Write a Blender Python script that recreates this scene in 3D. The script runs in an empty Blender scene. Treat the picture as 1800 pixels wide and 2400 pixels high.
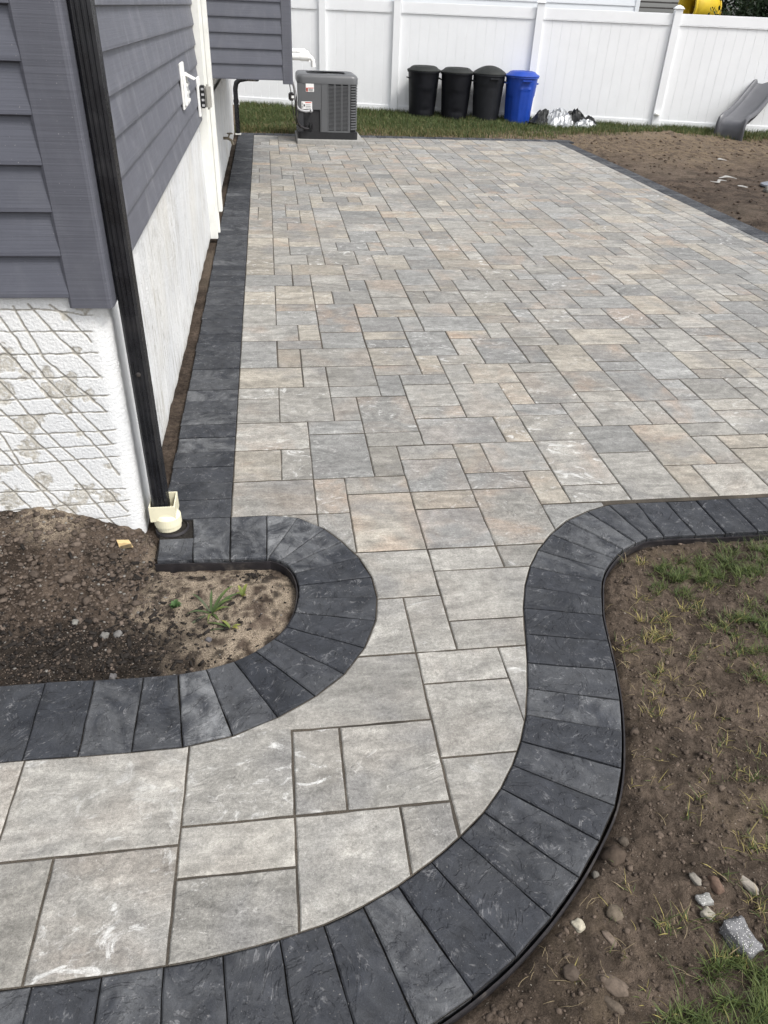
import bpy, bmesh, math, random
import numpy as np
from mathutils import Vector, Matrix, noise as mnoise

random.seed(7); RNG = np.random.default_rng(7)
S = bpy.context.scene
COL = S.collection

# ------------------------------------------------------------------ camera
F_PX, PITCH, ROLL, YAW, CAM_H = 1729.209, 0.597520768, 0.0452638724, -0.158605018, 1.70
def ray(u, v):
    a = (u - 900) / F_PX; b = (v - 1200) / F_PX
    cr, sr = math.cos(ROLL), math.sin(ROLL)
    xc, yc = cr * a + sr * b, -sr * a + cr * b
    cp, sp = math.cos(PITCH), math.sin(PITCH)
    Y, Z = cp - sp * yc, -sp - cp * yc
    c, s = math.cos(YAW), math.sin(YAW)
    return Vector((c * xc - s * Y, s * xc + c * Y, Z))
fw = ray(900, 1200); rt = ray(900 + F_PX, 1200) - fw; dn = ray(900, 1200 + F_PX) - fw
cam_d = bpy.data.cameras.new('camera'); cam = bpy.data.objects.new('camera', cam_d); COL.objects.link(cam)
cam.matrix_world = Matrix((( rt.x, -dn.x, -fw.x, 0), (rt.y, -dn.y, -fw.y, 0), (rt.z, -dn.z, -fw.z, CAM_H), (0, 0, 0, 1)))
cam_d.sensor_fit = 'VERTICAL'; cam_d.sensor_height = 24.0; cam_d.lens = F_PX / 2400 * 24.0
cam_d.clip_start = 0.05; cam_d.clip_end = 500
S.camera = cam

# ------------------------------------------------------------------ sky and sun
SUN = Vector((0.52, -0.50, 0.98)).normalized()
el = math.asin(SUN.z); az = math.atan2(SUN.x, SUN.y)
W = bpy.data.worlds.new('World'); S.world = W; W.use_nodes = True
nt = W.node_tree; nt.nodes.clear()
sky = nt.nodes.new('ShaderNodeTexSky'); sky.sky_type = 'NISHITA'; sky.sun_disc = False
sky.sun_elevation = el; sky.sun_rotation = az; sky.air_density = 1.0; sky.dust_density = 3.0; sky.ozone_density = 1.0
hs = nt.nodes.new('ShaderNodeHueSaturation'); hs.inputs['Saturation'].default_value = 0.22
bg = nt.nodes.new('ShaderNodeBackground'); bg.inputs['Strength'].default_value = 0.135
wo = nt.nodes.new('ShaderNodeOutputWorld')
nt.links.new(sky.outputs[0], hs.inputs['Color']); nt.links.new(hs.outputs[0], bg.inputs[0]); nt.links.new(bg.outputs[0], wo.inputs[0])
sd = bpy.data.lights.new('sun', 'SUN'); sd.energy = 1.5; sd.angle = math.radians(15); sd.color = (1.0, 0.965, 0.92)
so = bpy.data.objects.new('sun', sd); COL.objects.link(so)
so.rotation_euler = (-SUN).to_track_quat('-Z', 'Y').to_euler(); so.location = (5, -2, 8)
S.view_settings.view_transform = 'Standard'; S.view_settings.look = 'None'
S.view_settings.gamma = 1.0; S.view_settings.exposure = 0.90; S.view_settings.use_curve_mapping = False
S.cycles.use_denoising = True; S.cycles.max_bounces = 6; S.cycles.diffuse_bounces = 3; S.cycles.glossy_bounces = 2

# ------------------------------------------------------------------ material helpers
class NG:
    def __init__(s, name):
        s.m = bpy.data.materials.new(name); s.m.use_nodes = True
        s.t = s.m.node_tree; s.t.nodes.clear()
        s.out = s.t.nodes.new('ShaderNodeOutputMaterial'); s.b = s.t.nodes.new('ShaderNodeBsdfPrincipled')
        s.t.links.new(s.b.outputs[0], s.out.inputs[0])
    def n(s, k, **kw):
        x = s.t.nodes.new(k)
        for a, v in kw.items(): setattr(x, a, v)
        return x
    def put(s, sock, v):
        if isinstance(v, bpy.types.NodeSocket): s.t.links.new(v, sock)
        else:
            if isinstance(v, (tuple, list)) and len(v) == 3 and sock.type == 'RGBA': v = (*v, 1)
            sock.default_value = v
    def pos(s, scale=(1, 1, 1), off=None):
        g = s.n('ShaderNodeNewGeometry').outputs['Position']
        if off is not None: g = s.vm('ADD', g, off)
        return s.vm('MULTIPLY', g, scale)
    def vm(s, op, a, b):
        x = s.n('ShaderNodeVectorMath', operation=op); s.put(x.inputs[0], a); s.put(x.inputs[1], b); return x.outputs[0]
    def ma(s, op, a, b=0.0, c=0.0, clamp=False):
        x = s.n('ShaderNodeMath', operation=op, use_clamp=clamp); s.put(x.inputs[0], a); s.put(x.inputs[1], b); s.put(x.inputs[2], c); return x.outputs[0]
    def noise(s, vec, scale, detail=4, rough=0.55, dist=0.0):
        x = s.n('ShaderNodeTexNoise'); s.put(x.inputs['Vector'], vec); x.inputs['Scale'].default_value = scale
        x.inputs['Detail'].default_value = detail; x.inputs['Roughness'].default_value = rough; x.inputs['Distortion'].default_value = dist
        return x.outputs['Fac']
    def vor(s, vec, scale, feature='F1'):
        x = s.n('ShaderNodeTexVoronoi', feature=feature); s.put(x.inputs['Vector'], vec); x.inputs['Scale'].default_value = scale; return x
    def rng(s, v, a, b, c=0.0, d=1.0, smooth=True):
        x = s.n('ShaderNodeMapRange', clamp=True)
        if smooth: x.interpolation_type = 'SMOOTHSTEP'
        s.put(x.inputs[0], v)
        for i, q in enumerate((a, b, c, d)): x.inputs[i + 1].default_value = q
        return x.outputs[0]
    def mix(s, f, a, b, mode='MIX'):
        x = s.n('ShaderNodeMix', data_type='RGBA', blend_type=mode)
        s.put(x.inputs[0], f); s.put(x.inputs[6], a); s.put(x.inputs[7], b); return x.outputs[2]
    def attr(s, name): 
        x = s.n('ShaderNodeAttribute', attribute_name=name); return x
    def sep(s, c):
        x = s.n('ShaderNodeSeparateColor'); s.put(x.inputs[0], c); return x.outputs
    def mulv(s, col, f):
        x = s.n('ShaderNodeVectorMath', operation='SCALE'); s.put(x.inputs[0], col); s.put(x.inputs['Scale'], f); return x.outputs[0]
    def bump(s, h, strength=0.3, dist=0.01, prev=None):
        x = s.n('ShaderNodeBump'); s.put(x.inputs['Height'], h); x.inputs['Strength'].default_value = strength; x.inputs['Distance'].default_value = dist
        if prev is not None: s.put(x.inputs['Normal'], prev)
        return x.outputs[0]
    def cleft(s, vec, scale, steps, dist=0.8):
        n = s.noise(vec, scale, 5, 0.6, dist); t = s.ma('MULTIPLY', n, steps); fr = s.ma('FRACT', t)
        ed = s.rng(fr, 0.70, 1.0); h = s.ma('DIVIDE', s.ma('ADD', s.ma('FLOOR', t), ed), steps)
        return h, s.rng(s.ma('ABSOLUTE', s.ma('SUBTRACT', fr, 0.84)), 0.0, 0.14, 1, 0)
    def fin(s, col, rough=0.8, normal=None, spec=0.3, metal=0.0):
        s.put(s.b.inputs['Base Color'], col); s.put(s.b.inputs['Roughness'], rough)
        s.b.inputs['Specular IOR Level'].default_value = spec; s.b.inputs['Metallic'].default_value = metal
        if normal is not None: s.put(s.b.inputs['Normal'], normal)
        return s.m

def plain(name, col, rough=0.6, var=0.12, scale=30, spec=0.4, metal=0.0, bump=0.0, bscale=200, dirt=0.0):
    g = NG(name); P = g.pos()
    v = g.rng(g.noise(P, scale, 5), 0.3, 0.7, 1 - var, 1 + var, False)
    c = g.mulv(col, v)
    if dirt: c = g.mix(g.rng(g.noise(P, 9, 8, 0.7), 0.5, 0.75, 0, dirt), c, (0.16, 0.14, 0.115))
    nm = g.bump(g.noise(P, bscale, 3), bump, 0.003) if bump else None
    r = g.rng(g.noise(P, scale * 2, 3), 0.3, 0.7, max(rough - 0.08, 0.05), min(rough + 0.08, 1), False)
    return g.fin(c, r, nm, spec, metal)

def mat_paver():
    g = NG('paver_stone'); a = g.attr('tint').outputs['Color']; r, o, b = g.sep(a)[:3]
    off = g.n('ShaderNodeCombineXYZ'); g.put(off.inputs[0], g.ma('MULTIPLY', b, 37.0)); g.put(off.inputs[1], g.ma('MULTIPLY', b, 91.0)); off = off.outputs[0]
    P = g.pos((1, 1, 1), off); PS = g.pos((0.45, 1.15, 1), off); W0 = g.pos()
    warm = g.mix(g.rng(r, 0.62, 0.88), (0.254, 0.246, 0.226), (0.280, 0.259, 0.222))
    col = g.mix(g.rng(r, 0.12, 0.42), (0.220, 0.220, 0.212), warm)
    col = g.mulv(col, g.rng(g.ma('FRACT', g.ma('MULTIPLY', b, 31.7)), 0.0, 1.0, 0.80, 1.16, False))
    # cloudy mineral tone inside a slab
    n1 = g.noise(PS, 7, 7, 0.6, 1.6)
    col = g.mulv(col, g.rng(n1, 0.25, 0.75, 0.62, 1.38, False))
    n2 = g.noise(P, 3.4, 4, 0.5, 0.8)
    col = g.mix(g.ma('MULTIPLY', g.rng(n2, 0.42, 0.68), o), col, (0.325, 0.240, 0.178))
    n3 = g.noise(g.vm('ADD', P, (9, 4, 0)), 3.0, 4, 0.5, 0.6)
    col = g.mix(g.rng(n3, 0.48, 0.70, 0, 0.75), col, (0.180, 0.177, 0.172))
    mo = g.noise(P, 26, 7, 0.66, 0.6)
    col = g.mulv(col, g.rng(mo, 0.28, 0.72, 0.74, 1.28, False))
    pt = g.noise(W0, 120, 5, 0.7); col = g.mulv(col, g.rng(pt, 0.30, 0.70, 0.74, 1.24, False))
    # darker veils and fine streaks
    st = g.noise(g.pos((0.30, 2.6, 1), off), 16, 6, 0.65, 0.7)
    col = g.mulv(col, g.rng(st, 0.28, 0.72, 0.86, 1.14, False))
    # lime bloom: pale blotches with ragged outline along the cleft ridges
    cl = g.noise(g.pos((0.7, 1.1, 1), off), 11, 10, 0.68, 2.2)
    big = g.rng(g.noise(W0, 1.3, 3), 0.38, 0.62, 0.25, 1.0)
    ow2 = g.rng(g.ma('FRACT', g.ma('MULTIPLY', b, 13.7)), 0.30, 0.90, 0.10, 0.92)
    bl = g.ma('MULTIPLY', g.rng(cl, 0.55, 0.68), g.ma('MULTIPLY', big, ow2))
    col = g.mix(bl, col, (0.60, 0.60, 0.585))
    ch, ce = g.cleft(g.pos((0.75, 1.25, 1), off), 5.5, 7)
    own = g.rng(g.ma('FRACT', g.ma('MULTIPLY', b, 7.3)), 0.35, 0.85, 0.1, 1.0)
    ef = g.ma('MULTIPLY', g.ma('MULTIPLY', ce, own), g.rng(g.noise(P, 14, 6, 0.7), 0.48, 0.66, 0, 0.42))
    col = g.mix(ef, col, (0.60, 0.59, 0.565))
    gr = g.noise(W0, 420, 3, 0.6)
    col = g.mulv(col, g.rng(gr, 0.25, 0.75, 0.66, 1.34, False))
    sp = g.rng(g.noise(W0, 170, 2), 0.70, 0.76, 0, 0.55); col = g.mix(sp, col, (0.62, 0.61, 0.58))
    dk = g.rng(g.noise(g.vm('ADD', W0, (3, 8, 0)), 60, 4), 0.68, 0.74, 0, 0.5); col = g.mix(dk, col, (0.10, 0.095, 0.085))
    nm = g.bump(g.ma('MULTIPLY', ch, own), 0.55, 0.022); nm = g.bump(cl, 0.30, 0.008, nm); nm = g.bump(mo, 0.35, 0.004, nm); nm = g.bump(pt, 0.4, 0.003, nm); nm = g.bump(gr, 0.3, 0.002, nm)
    return g.fin(col, g.rng(n1, 0.3, 0.7, 0.72, 0.9), nm, 0.25)

def mat_border():
    g = NG('charcoal_brick'); a = g.attr('tint').outputs['Color']; r, o, b = g.sep(a)[:3]
    off = g.n('ShaderNodeCombineXYZ'); g.put(off.inputs[0], g.ma('MULTIPLY', b, 53.0)); g.put(off.inputs[1], g.ma('MULTIPLY', b, 17.0)); off = off.outputs[0]
    P = g.pos((1, 1, 1), off); W0 = g.pos()
    col = g.mix(r, (0.020, 0.0222, 0.0275), (0.034, 0.0365, 0.0425))
    n1 = g.noise(P, 8, 8, 0.62, 1.4); col = g.mulv(col, g.rng(n1, 0.25, 0.75, 0.62, 1.42, False))
    # dusty, efflorescent bricks
    dn_ = g.noise(P, 6, 8, 0.65, 1.2)
    col = g.mix(g.ma('MULTIPLY', g.rng(dn_, 0.36, 0.62), o), col, (0.19, 0.195, 0.20))
    col = g.mix(g.rng(g.noise(W0, 5, 6, 0.6), 0.50, 0.72, 0, 0.40), col, (0.066, 0.069, 0.074))
    cl = g.noise(g.pos((1.1, 0.8, 1), off), 12, 10, 0.68, 2.6)
    ch, ce = g.cleft(P, 6.5, 8, 1.3)
    mo = g.noise(P, 24, 7, 0.68, 0.8); col = g.mulv(col, g.rng(mo, 0.28, 0.72, 0.74, 1.28, False))
    col = g.mix(g.ma('MULTIPLY', ce, g.rng(mo, 0.48, 0.64, 0, 0.45)), col, (0.26, 0.26, 0.265))
    sp = g.rng(g.noise(W0, 150, 3), 0.67, 0.74, 0, 0.6); col = g.mix(sp, col, (0.28, 0.27, 0.255))
    gr = g.noise(W0, 380, 3, 0.6); col = g.mulv(col, g.rng(gr, 0.25, 0.75, 0.72, 1.28, False))
    nm = g.bump(ch, 0.75, 0.028); nm = g.bump(cl, 0.45, 0.010, nm); nm = g.bump(mo, 0.5, 0.005, nm); nm = g.bump(gr, 0.4, 0.002, nm)
    return g.fin(col, g.rng(n1, 0.3, 0.7, 0.6, 0.82), nm, 0.25)

def mat_sand():
    g = NG('joint_sand'); P = g.pos(); gr = g.noise(P, 500, 3, 0.7)
    c = g.mix(g.rng(gr, 0.35, 0.65), (0.034, 0.030, 0.025), (0.125, 0.108, 0.088))
    c = g.mix(g.rng(g.noise(P, 4, 5), 0.4, 0.65), c, (0.045, 0.040, 0.034))
    return g.fin(c, 0.95, g.bump(gr, 0.5, 0.002), 0.1)

def mat_soil():
    # 'mix' attribute: r = sand, g = dark mulch / moisture, b = straw
    g = NG('garden_soil'); P = g.pos(); r, m_, b = g.sep(g.attr('mix').outputs['Color'])[:3]
    n1 = g.noise(P, 5, 8, 0.65, 0.5); n2 = g.noise(P, 45, 8, 0.7); gr = g.noise(P, 330, 3, 0.65)
    c = g.mix(g.rng(n1, 0.32, 0.68), (0.042, 0.032, 0.025), (0.106, 0.081, 0.063))
    c = g.mulv(c, g.rng(n2, 0.3, 0.7, 0.38, 1.7, False))  # uneven earth tone plus painted occlusion: bump hollows coloured darker, tops paler
    sand = g.mix(g.rng(gr, 0.3, 0.7), (0.13, 0.104, 0.077), (0.40, 0.33, 0.25))
    c = g.mix(g.ma('MULTIPLY', r, 1.0, clamp=True), c, sand)
    mu = g.mix(g.rng(n2, 0.4, 0.62), (0.010, 0.009, 0.008), (0.045, 0.037, 0.031))
    c = g.mix(g.ma('MULTIPLY', m_, g.rng(n2, 0.30, 0.55, 0.35, 1.0)), c, mu)
    stw = g.noise(g.pos((1, 0.35, 1)), 14, 7, 0.7, 1.0)
    c = g.mix(g.ma('MULTIPLY', b, g.rng(stw, 0.38, 0.62)), c, (0.17, 0.13, 0.088))
    c = g.mulv(c, g.rng(gr, 0.25, 0.75, 0.70, 1.30, False))
    c = g.mix(g.rng(g.noise(g.vm('ADD', P, (5, 5, 1)), 130, 2), 0.71, 0.75, 0, 0.75), c, (0.42, 0.38, 0.33))
    nm = g.bump(n2, 0.9, 0.016); nm = g.bump(gr, 0.8, 0.004, nm)
    return g.fin(c, 0.96, nm, 0.1)

def mat_stucco():
    g = NG('painted_stucco'); P = g.pos(); bare, gro, scr = g.sep(g.attr('mix').outputs['Color'])[:3]
    n1 = g.noise(P, 95, 4, 0.6); n2 = g.noise(P, 3, 6, 0.6)
    c = g.mix(g.rng(n2, 0.3, 0.7), (0.64, 0.652, 0.662), (0.72, 0.725, 0.72))
    c = g.mix(g.rng(g.noise(P, 13, 8, 0.72), 0.60, 0.75, 0, 0.5), c, (0.50, 0.48, 0.44))
    cem = g.mix(g.rng(g.noise(P, 30, 7, 0.7), 0.35, 0.65), (0.33, 0.31, 0.27), (0.56, 0.535, 0.48))
    f = g.ma('ADD', g.ma('MULTIPLY', bare, g.rng(g.noise(P, 75, 6, 0.7), 0.36, 0.56, 0.25, 1.0)), g.ma('MULTIPLY', gro, g.rng(g.noise(P, 20, 5, 0.6), 0.35, 0.6, 0.75, 1.0)), clamp=True)
    c = g.mix(f, c, cem)
    c = g.mix(g.ma('MULTIPLY', gro, g.rng(g.noise(P, 55, 4, 0.6), 0.3, 0.6, 0.3, 0.8)), c, (0.27, 0.255, 0.225))
    # hairline vertical scoring of the long side wall
    vs = g.noise(g.pos((6, 34, 1.6)), 1.0, 6, 0.55, 1.0)
    vl = g.rng(g.ma('ABSOLUTE', g.ma('SUBTRACT', vs, 0.5)), 0.0, 0.035, 1, 0)
    c = g.mix(g.ma('MULTIPLY', g.ma('MULTIPLY', vl, scr), g.rng(g.noise(P, 2.0, 3), 0.35, 0.6, 0.35, 1.0)), c, (0.36, 0.345, 0.315))
    yel = g.ma('MULTIPLY', g.ma('MULTIPLY', scr, g.rng(g.n('ShaderNodeSeparateXYZ').outputs[0], 0, 1, 1, 1)), g.rng(g.noise(g.pos((1, 0.8, 0.3)), 2.2, 4), 0.50, 0.72, 0, 0.35))
    c = g.mix(yel, c, (0.62, 0.59, 0.51))
    nm = g.bump(n1, 0.5, 0.006); nm = g.bump(g.noise(P, 260, 3, 0.6), 0.5, 0.003, nm); nm = g.bump(vl, 0.0, 0.004, nm)
    nm = g.bump(g.ma('MULTIPLY', vs, scr), 0.6, 0.016, nm); nm = g.bump(g.ma('MULTIPLY', g.noise(P, 34, 6, 0.7), scr), 0.7, 0.012, nm)
    return g.fin(c, 0.88, nm, 0.2)

def mat_siding(name, col, dust):
    g = NG(name); P = g.pos(); gn = g.noise(g.pos((2.5, 2.5, 230)), 1.0, 5, 0.65)
    c = g.mulv(col, g.rng(gn, 0.3, 0.7, 0.86, 1.14, False))
    c = g.mulv(c, g.rng(g.noise(P, 4, 3), 0.3, 0.7, 0.93, 1.07, False))
    d = g.noise(g.pos((2.0, 2.0, 0.8)), 4, 8, 0.68, 0.6)
    c = g.mix(g.rng(d, 0.46, 0.78, 0, dust), c, (0.30, 0.305, 0.325))
    sp = g.rng(g.noise(P, 190, 2), 0.735, 0.76, 0, 0.7); c = g.mix(sp, c, (0.42, 0.41, 0.40))
    return g.fin(c, 0.52, g.bump(gn, 0.30, 0.003), 0.4)

def mat_leaf(name, transl=0.25):
    g = NG(name); c = g.attr('tint').outputs['Color']
    c2 = g.mulv(c, g.rng(g.noise(g.pos(), 60, 3), 0.3, 0.7, 0.75, 1.25, False))
    g.fin(c2, 0.6, None, 0.3)
    tr = g.n('ShaderNodeBsdfTranslucent'); g.put(tr.inputs[0], c2)
    mx = g.n('ShaderNodeMixShader'); mx.inputs[0].default_value = transl
    g.t.links.new(g.b.outputs[0], mx.inputs[1]); g.t.links.new(tr.outputs[0], mx.inputs[2]); g.t.links.new(mx.outputs[0], g.out.inputs[0])
    return g.m

def mat_tintrock(name, spk=0.0):
    g = NG(name); c = g.attr('tint').outputs['Color']; P = g.pos()
    c = g.mulv(c, g.rng(g.noise(P, 70, 7, 0.7), 0.25, 0.75, 0.55, 1.45, False))
    if spk: c = g.mix(g.rng(g.vor(P, 210).outputs['Distance'], 0.28, 0.18, 0, spk), c, (0.72, 0.71, 0.69))
    gr = g.noise(P, 300, 3); return g.fin(c, 0.9, g.bump(gr, 0.5, 0.003), 0.2)

M = dict(paver=mat_paver(), border=mat_border(), sand=mat_sand(), soil=mat_soil(), stucco=mat_stucco(),
    siding=mat_siding('grey_vinyl', (0.098, 0.102, 0.124), 0.42), siding_clean=mat_siding('grey_vinyl_clean', (0.088, 0.092, 0.113), 0.10),
    trim=mat_siding('grey_trim', (0.090, 0.093, 0.112), 0.10),
    black=plain('black_gutter', (0.010, 0.0105, 0.013), 0.28, 0.3, 9, 0.5, bump=0.03, bscale=40, dirt=0.05), rubber=plain('black_plastic', (0.020, 0.018, 0.020), 0.6, 0.3, 40, 0.3, dirt=0.55),
    cream=plain('cream_pvc', (0.74, 0.70, 0.52), 0.42, 0.05, 20, 0.45, dirt=0.10), white=plain('white_vinyl', (0.83, 0.84, 0.85), 0.38, 0.02, 3, 0.45, dirt=0.03),
    whitetrim=plain('white_trim', (0.74, 0.74, 0.70), 0.5, 0.05, 12, 0.4, dirt=0.10), pvc=plain('white_pvc', (0.80, 0.80, 0.78), 0.4, 0.03, 8),
    acgrey=plain('condenser_grey', (0.098, 0.101, 0.106), 0.45, 0.06, 8, 0.45), acdark=plain('condenser_dark', (0.045, 0.046, 0.050), 0.6, 0.12, 10), acblack=plain('base_pan', (0.014, 0.014, 0.016), 0.55, 0.15, 20),
    acin=plain('coil', (0.022, 0.022, 0.024), 0.8), label=plain('label_white', (0.78, 0.78, 0.77), 0.5, 0.02), red=plain('label_red', (0.55, 0.06, 0.03), 0.5, 0.03), ink=plain('label_ink', (0.03, 0.03, 0.03), 0.6, 0.05),
    conduit=plain('grey_conduit', (0.36, 0.36, 0.37), 0.45), concrete=plain('concrete_pad', (0.30, 0.295, 0.28), 0.9, 0.15, 25, 0.2, bump=0.3, dirt=0.2),
    binblack=plain('bin_black', (0.006, 0.0065, 0.009), 0.5, 0.25, 7, 0.22, bump=0.1), bincharcoal=plain('bin_charcoal', (0.013, 0.014, 0.017), 0.55, 0.2, 7, 0.25), binlid=plain('bin_lid', (0.018, 0.020, 0.019), 0.6, 0.2, 9, 0.25),
    binblue=plain('bin_blue', (0.006, 0.045, 0.31), 0.42, 0.10, 7, 0.45), slide=plain('slide_grey', (0.095, 0.097, 0.107), 0.4, 0.08, 6, 0.45), slidedk=plain('slide_under', (0.03, 0.03, 0.032), 0.6),
    silver=plain('tarp_silver', (0.42, 0.43, 0.44), 0.3, 0.3, 12, 0.6, 0.5), tarpblk=plain('tarp_black', (0.014, 0.015, 0.015), 0.45, 0.3, 12),
    yellow=plain('yellow_tube', (0.62, 0.44, 0.03), 0.5, 0.1, 6), shingle=plain('shingle', (0.055, 0.05, 0.048), 0.9, 0.35, 9), brown=plain('brown_wood', (0.16, 0.075, 0.045), 0.8, 0.25, 8),
    darksand=plain('dark_bedding', (0.022, 0.020, 0.018), 0.95, 0.5, 120, 0.1), steel=plain('steel', (0.30, 0.32, 0.36), 0.45, 0.15, 20, 0.5, 0.5), woodchip=plain('wood_wedge', (0.55, 0.40, 0.20), 0.7, 0.2, 80), boxgrey=plain('box_grey', (0.34, 0.33, 0.30), 0.5, 0.05), brass=plain('old_brass', (0.20, 0.17, 0.12), 0.5, 0.3, 60, 0.5, 0.5),
    nbwhite=plain('neighbour_white', (0.74, 0.77, 0.80), 0.6, 0.02, 2), mulch=plain('bark', (0.020, 0.017, 0.015), 0.9, 0.45, 60, 0.2), bark=plain('tree_bark', (0.07, 0.05, 0.037), 0.95, 0.3, 20),
    leaf=mat_leaf('leaf'), rock=mat_tintrock('pebble'), granite=mat_tintrock('granite', 0.8))

# ------------------------------------------------------------------ mesh helpers
def link(o, parent=None):
    COL.objects.link(o)
    if parent is not None: o.parent = parent
    return o
def obj(name, verts, faces, mat, parent=None, smooth=False, tint=None):
    me = bpy.data.meshes.new(name); me.from_pydata([tuple(v) for v in verts], [], faces); me.update()
    if smooth: me.polygons.foreach_set('use_smooth', [True] * len(me.polygons))
    if isinstance(mat, str): mat = M[mat]
    me.materials.append(mat)
    if tint is not None: set_attr(me, 'tint', tint)
    return link(bpy.data.objects.new(name, me), parent)
def set_attr(me, name, val):
    at = me.attributes.new(name, 'FLOAT_COLOR', 'POINT')
    n = len(me.vertices)
    v = np.asarray(val, dtype=np.float32)
    if v.ndim == 1: v = np.tile(v[None, :], (n, 1))
    if v.shape[1] == 3: v = np.concatenate([v, np.ones((n, 1), np.float32)], 1)
    at.data.foreach_set('color', v.ravel())
def bulk(name, V, Fq, mat, parent=None, tint=None, attr='tint', smooth=False):
    """big mesh from numpy: V (n,3), Fq (m,k)"""
    V = np.asarray(V, np.float32); Fq = np.asarray(Fq, np.int32); k = Fq.shape[1]
    me = bpy.data.meshes.new(name)
    me.vertices.add(len(V)); me.vertices.foreach_set('co', V.ravel())
    me.loops.add(Fq.size); me.loops.foreach_set('vertex_index', Fq.ravel())
    me.polygons.add(len(Fq)); me.polygons.foreach_set('loop_start', np.arange(0, Fq.size, k, dtype=np.int32))
    me.polygons.foreach_set('loop_total', np.full(len(Fq), k, np.int32))
    me.update(calc_edges=True); me.validate()
    if smooth: me.polygons.foreach_set('use_smooth', np.ones(len(Fq), bool))
    me.materials.append(M[mat] if isinstance(mat, str) else mat)
    if tint is not None: set_attr(me, attr, tint)
    return link(bpy.data.objects.new(name, me), parent)
def tag(o, label=None, cat=None, group=None, kind=None):
    for k, v in (('label', label), ('category', cat), ('group', group), ('kind', kind)):
        if v: o[k] = v
    return o
def empty(name, loc=(0, 0, 0), rz=0.0):
    o = bpy.data.objects.new(name, None); o.location = loc; o.rotation_euler = (0, 0, rz); o.empty_display_size = 0.1
    return link(o)
class MB:
    def __init__(s): s.v = []; s.f = []
    def add(s, v, f):
        k = len(s.v); s.v += [tuple(x) for x in v]; s.f += [tuple(i + k for i in q) for q in f]; return s
    def box(s, a, b, bev=0.0):
        x0, y0, z0 = a; x1, y1, z1 = b
        if bev <= 0:
            return s.add([(x0, y0, z0), (x1, y0, z0), (x1, y1, z0), (x0, y1, z0), (x0, y0, z1), (x1, y0, z1), (x1, y1, z1), (x0, y1, z1)],
                [(0, 3, 2, 1), (4, 5, 6, 7), (0, 1, 5, 4), (1, 2, 6, 5), (2, 3, 7, 6), (3, 0, 4, 7)])
        bm = bmesh.new(); bmesh.ops.create_cube(bm, size=1)
        for v in bm.verts: v.co = Vector(((x0 + x1) / 2 + v.co.x * (x1 - x0), (y0 + y1) / 2 + v.co.y * (y1 - y0), (z0 + z1) / 2 + v.co.z * (z1 - z0)))
        bmesh.ops.bevel(bm, geom=bm.edges[:], offset=bev, segments=2, affect='EDGES')
        bm.verts.index_update(); s.add([v.co[:] for v in bm.verts], [[v.index for v in f.verts] for f in bm.faces]); bm.free(); return s
    def tube(s, pts, r, n=12, cap=True):
        pts = [Vector(p) for p in pts]; rs = r if isinstance(r, (list, tuple)) else [r] * len(pts)
        rings = []; up = None
        for i, p in enumerate(pts):
            t = (pts[min(i + 1, len(pts) - 1)] - pts[max(i - 1, 0)]).normalized()
            if up is None: up = t.orthogonal().normalized()
            up = (up - t * up.dot(t)).normalized(); w = t.cross(up)
            rings.append([p + (up * math.cos(2 * math.pi * k / n) + w * math.sin(2 * math.pi * k / n)) * rs[i] for k in range(n)])
        v = [q for rg in rings for q in rg]; f = []
        for i in range(len(pts) - 1):
            for k in range(n): f.append((i * n + k, i * n + (k + 1) % n, (i + 1) * n + (k + 1) % n, (i + 1) * n + k))
        if cap: f += [tuple(range(n))[::-1], tuple((len(pts) - 1) * n + k for k in range(n))]
        return s.add(v, f)
    def lathe(s, prof, n=32, c=(0, 0, 0), cap=True, sq=None):
        v = []; f = []
        for (r, z) in prof:
            for k in range(n):
                a = 2 * math.pi * k / n; rr = r * (sq(a, z) if sq else 1.0)
                v.append((c[0] + rr * math.cos(a), c[1] + rr * math.sin(a), c[2] + z))
        for i in range(len(prof) - 1):
            for k in range(n): f.append((i * n + k, i * n + (k + 1) % n, (i + 1) * n + (k + 1) % n, (i + 1) * n + k))
        if cap: f += [tuple(range(n))[::-1], tuple((len(prof) - 1) * n + k for k in range(n))]
        return s.add(v, f)
    def extrude(s, prof, fn, t0, t1, nseg=1):
        """prof: closed 2D list; fn(p, t)->3D point"""
        n = len(prof); v = []; f = []
        for i in range(nseg + 1):
            t = t0 + (t1 - t0) * i / nseg
            v += [fn(p, t) for p in prof]
        for i in range(nseg):
            for k in range(n): f.append((i * n + k, i * n + (k + 1) % n, (i + 1) * n + (k + 1) % n, (i + 1) * n + k))
        f += [tuple(range(n))[::-1], tuple(nseg * n + k for k in range(n))]
        return s.add(v, f)
    def build(s, name, mat, parent=None, smooth=False, tint=None):
        o = obj(name, s.v, s.f, mat, parent, smooth, tint)
        bm = bmesh.new(); bm.from_mesh(o.data); bmesh.ops.recalc_face_normals(bm, faces=bm.faces[:]); bm.to_mesh(o.data); bm.free()
        if smooth:
            try: o.data.set_sharp_from_angle(angle=math.radians(38))
            except Exception: pass
        return o
def nz(x, y, z=0.0): return mnoise.noise(Vector((x, y, z)))
def fbm(x, y, z=0.0, o=4): return mnoise.fractal(Vector((x, y, z)), 1.0, 2.0, o)

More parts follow.
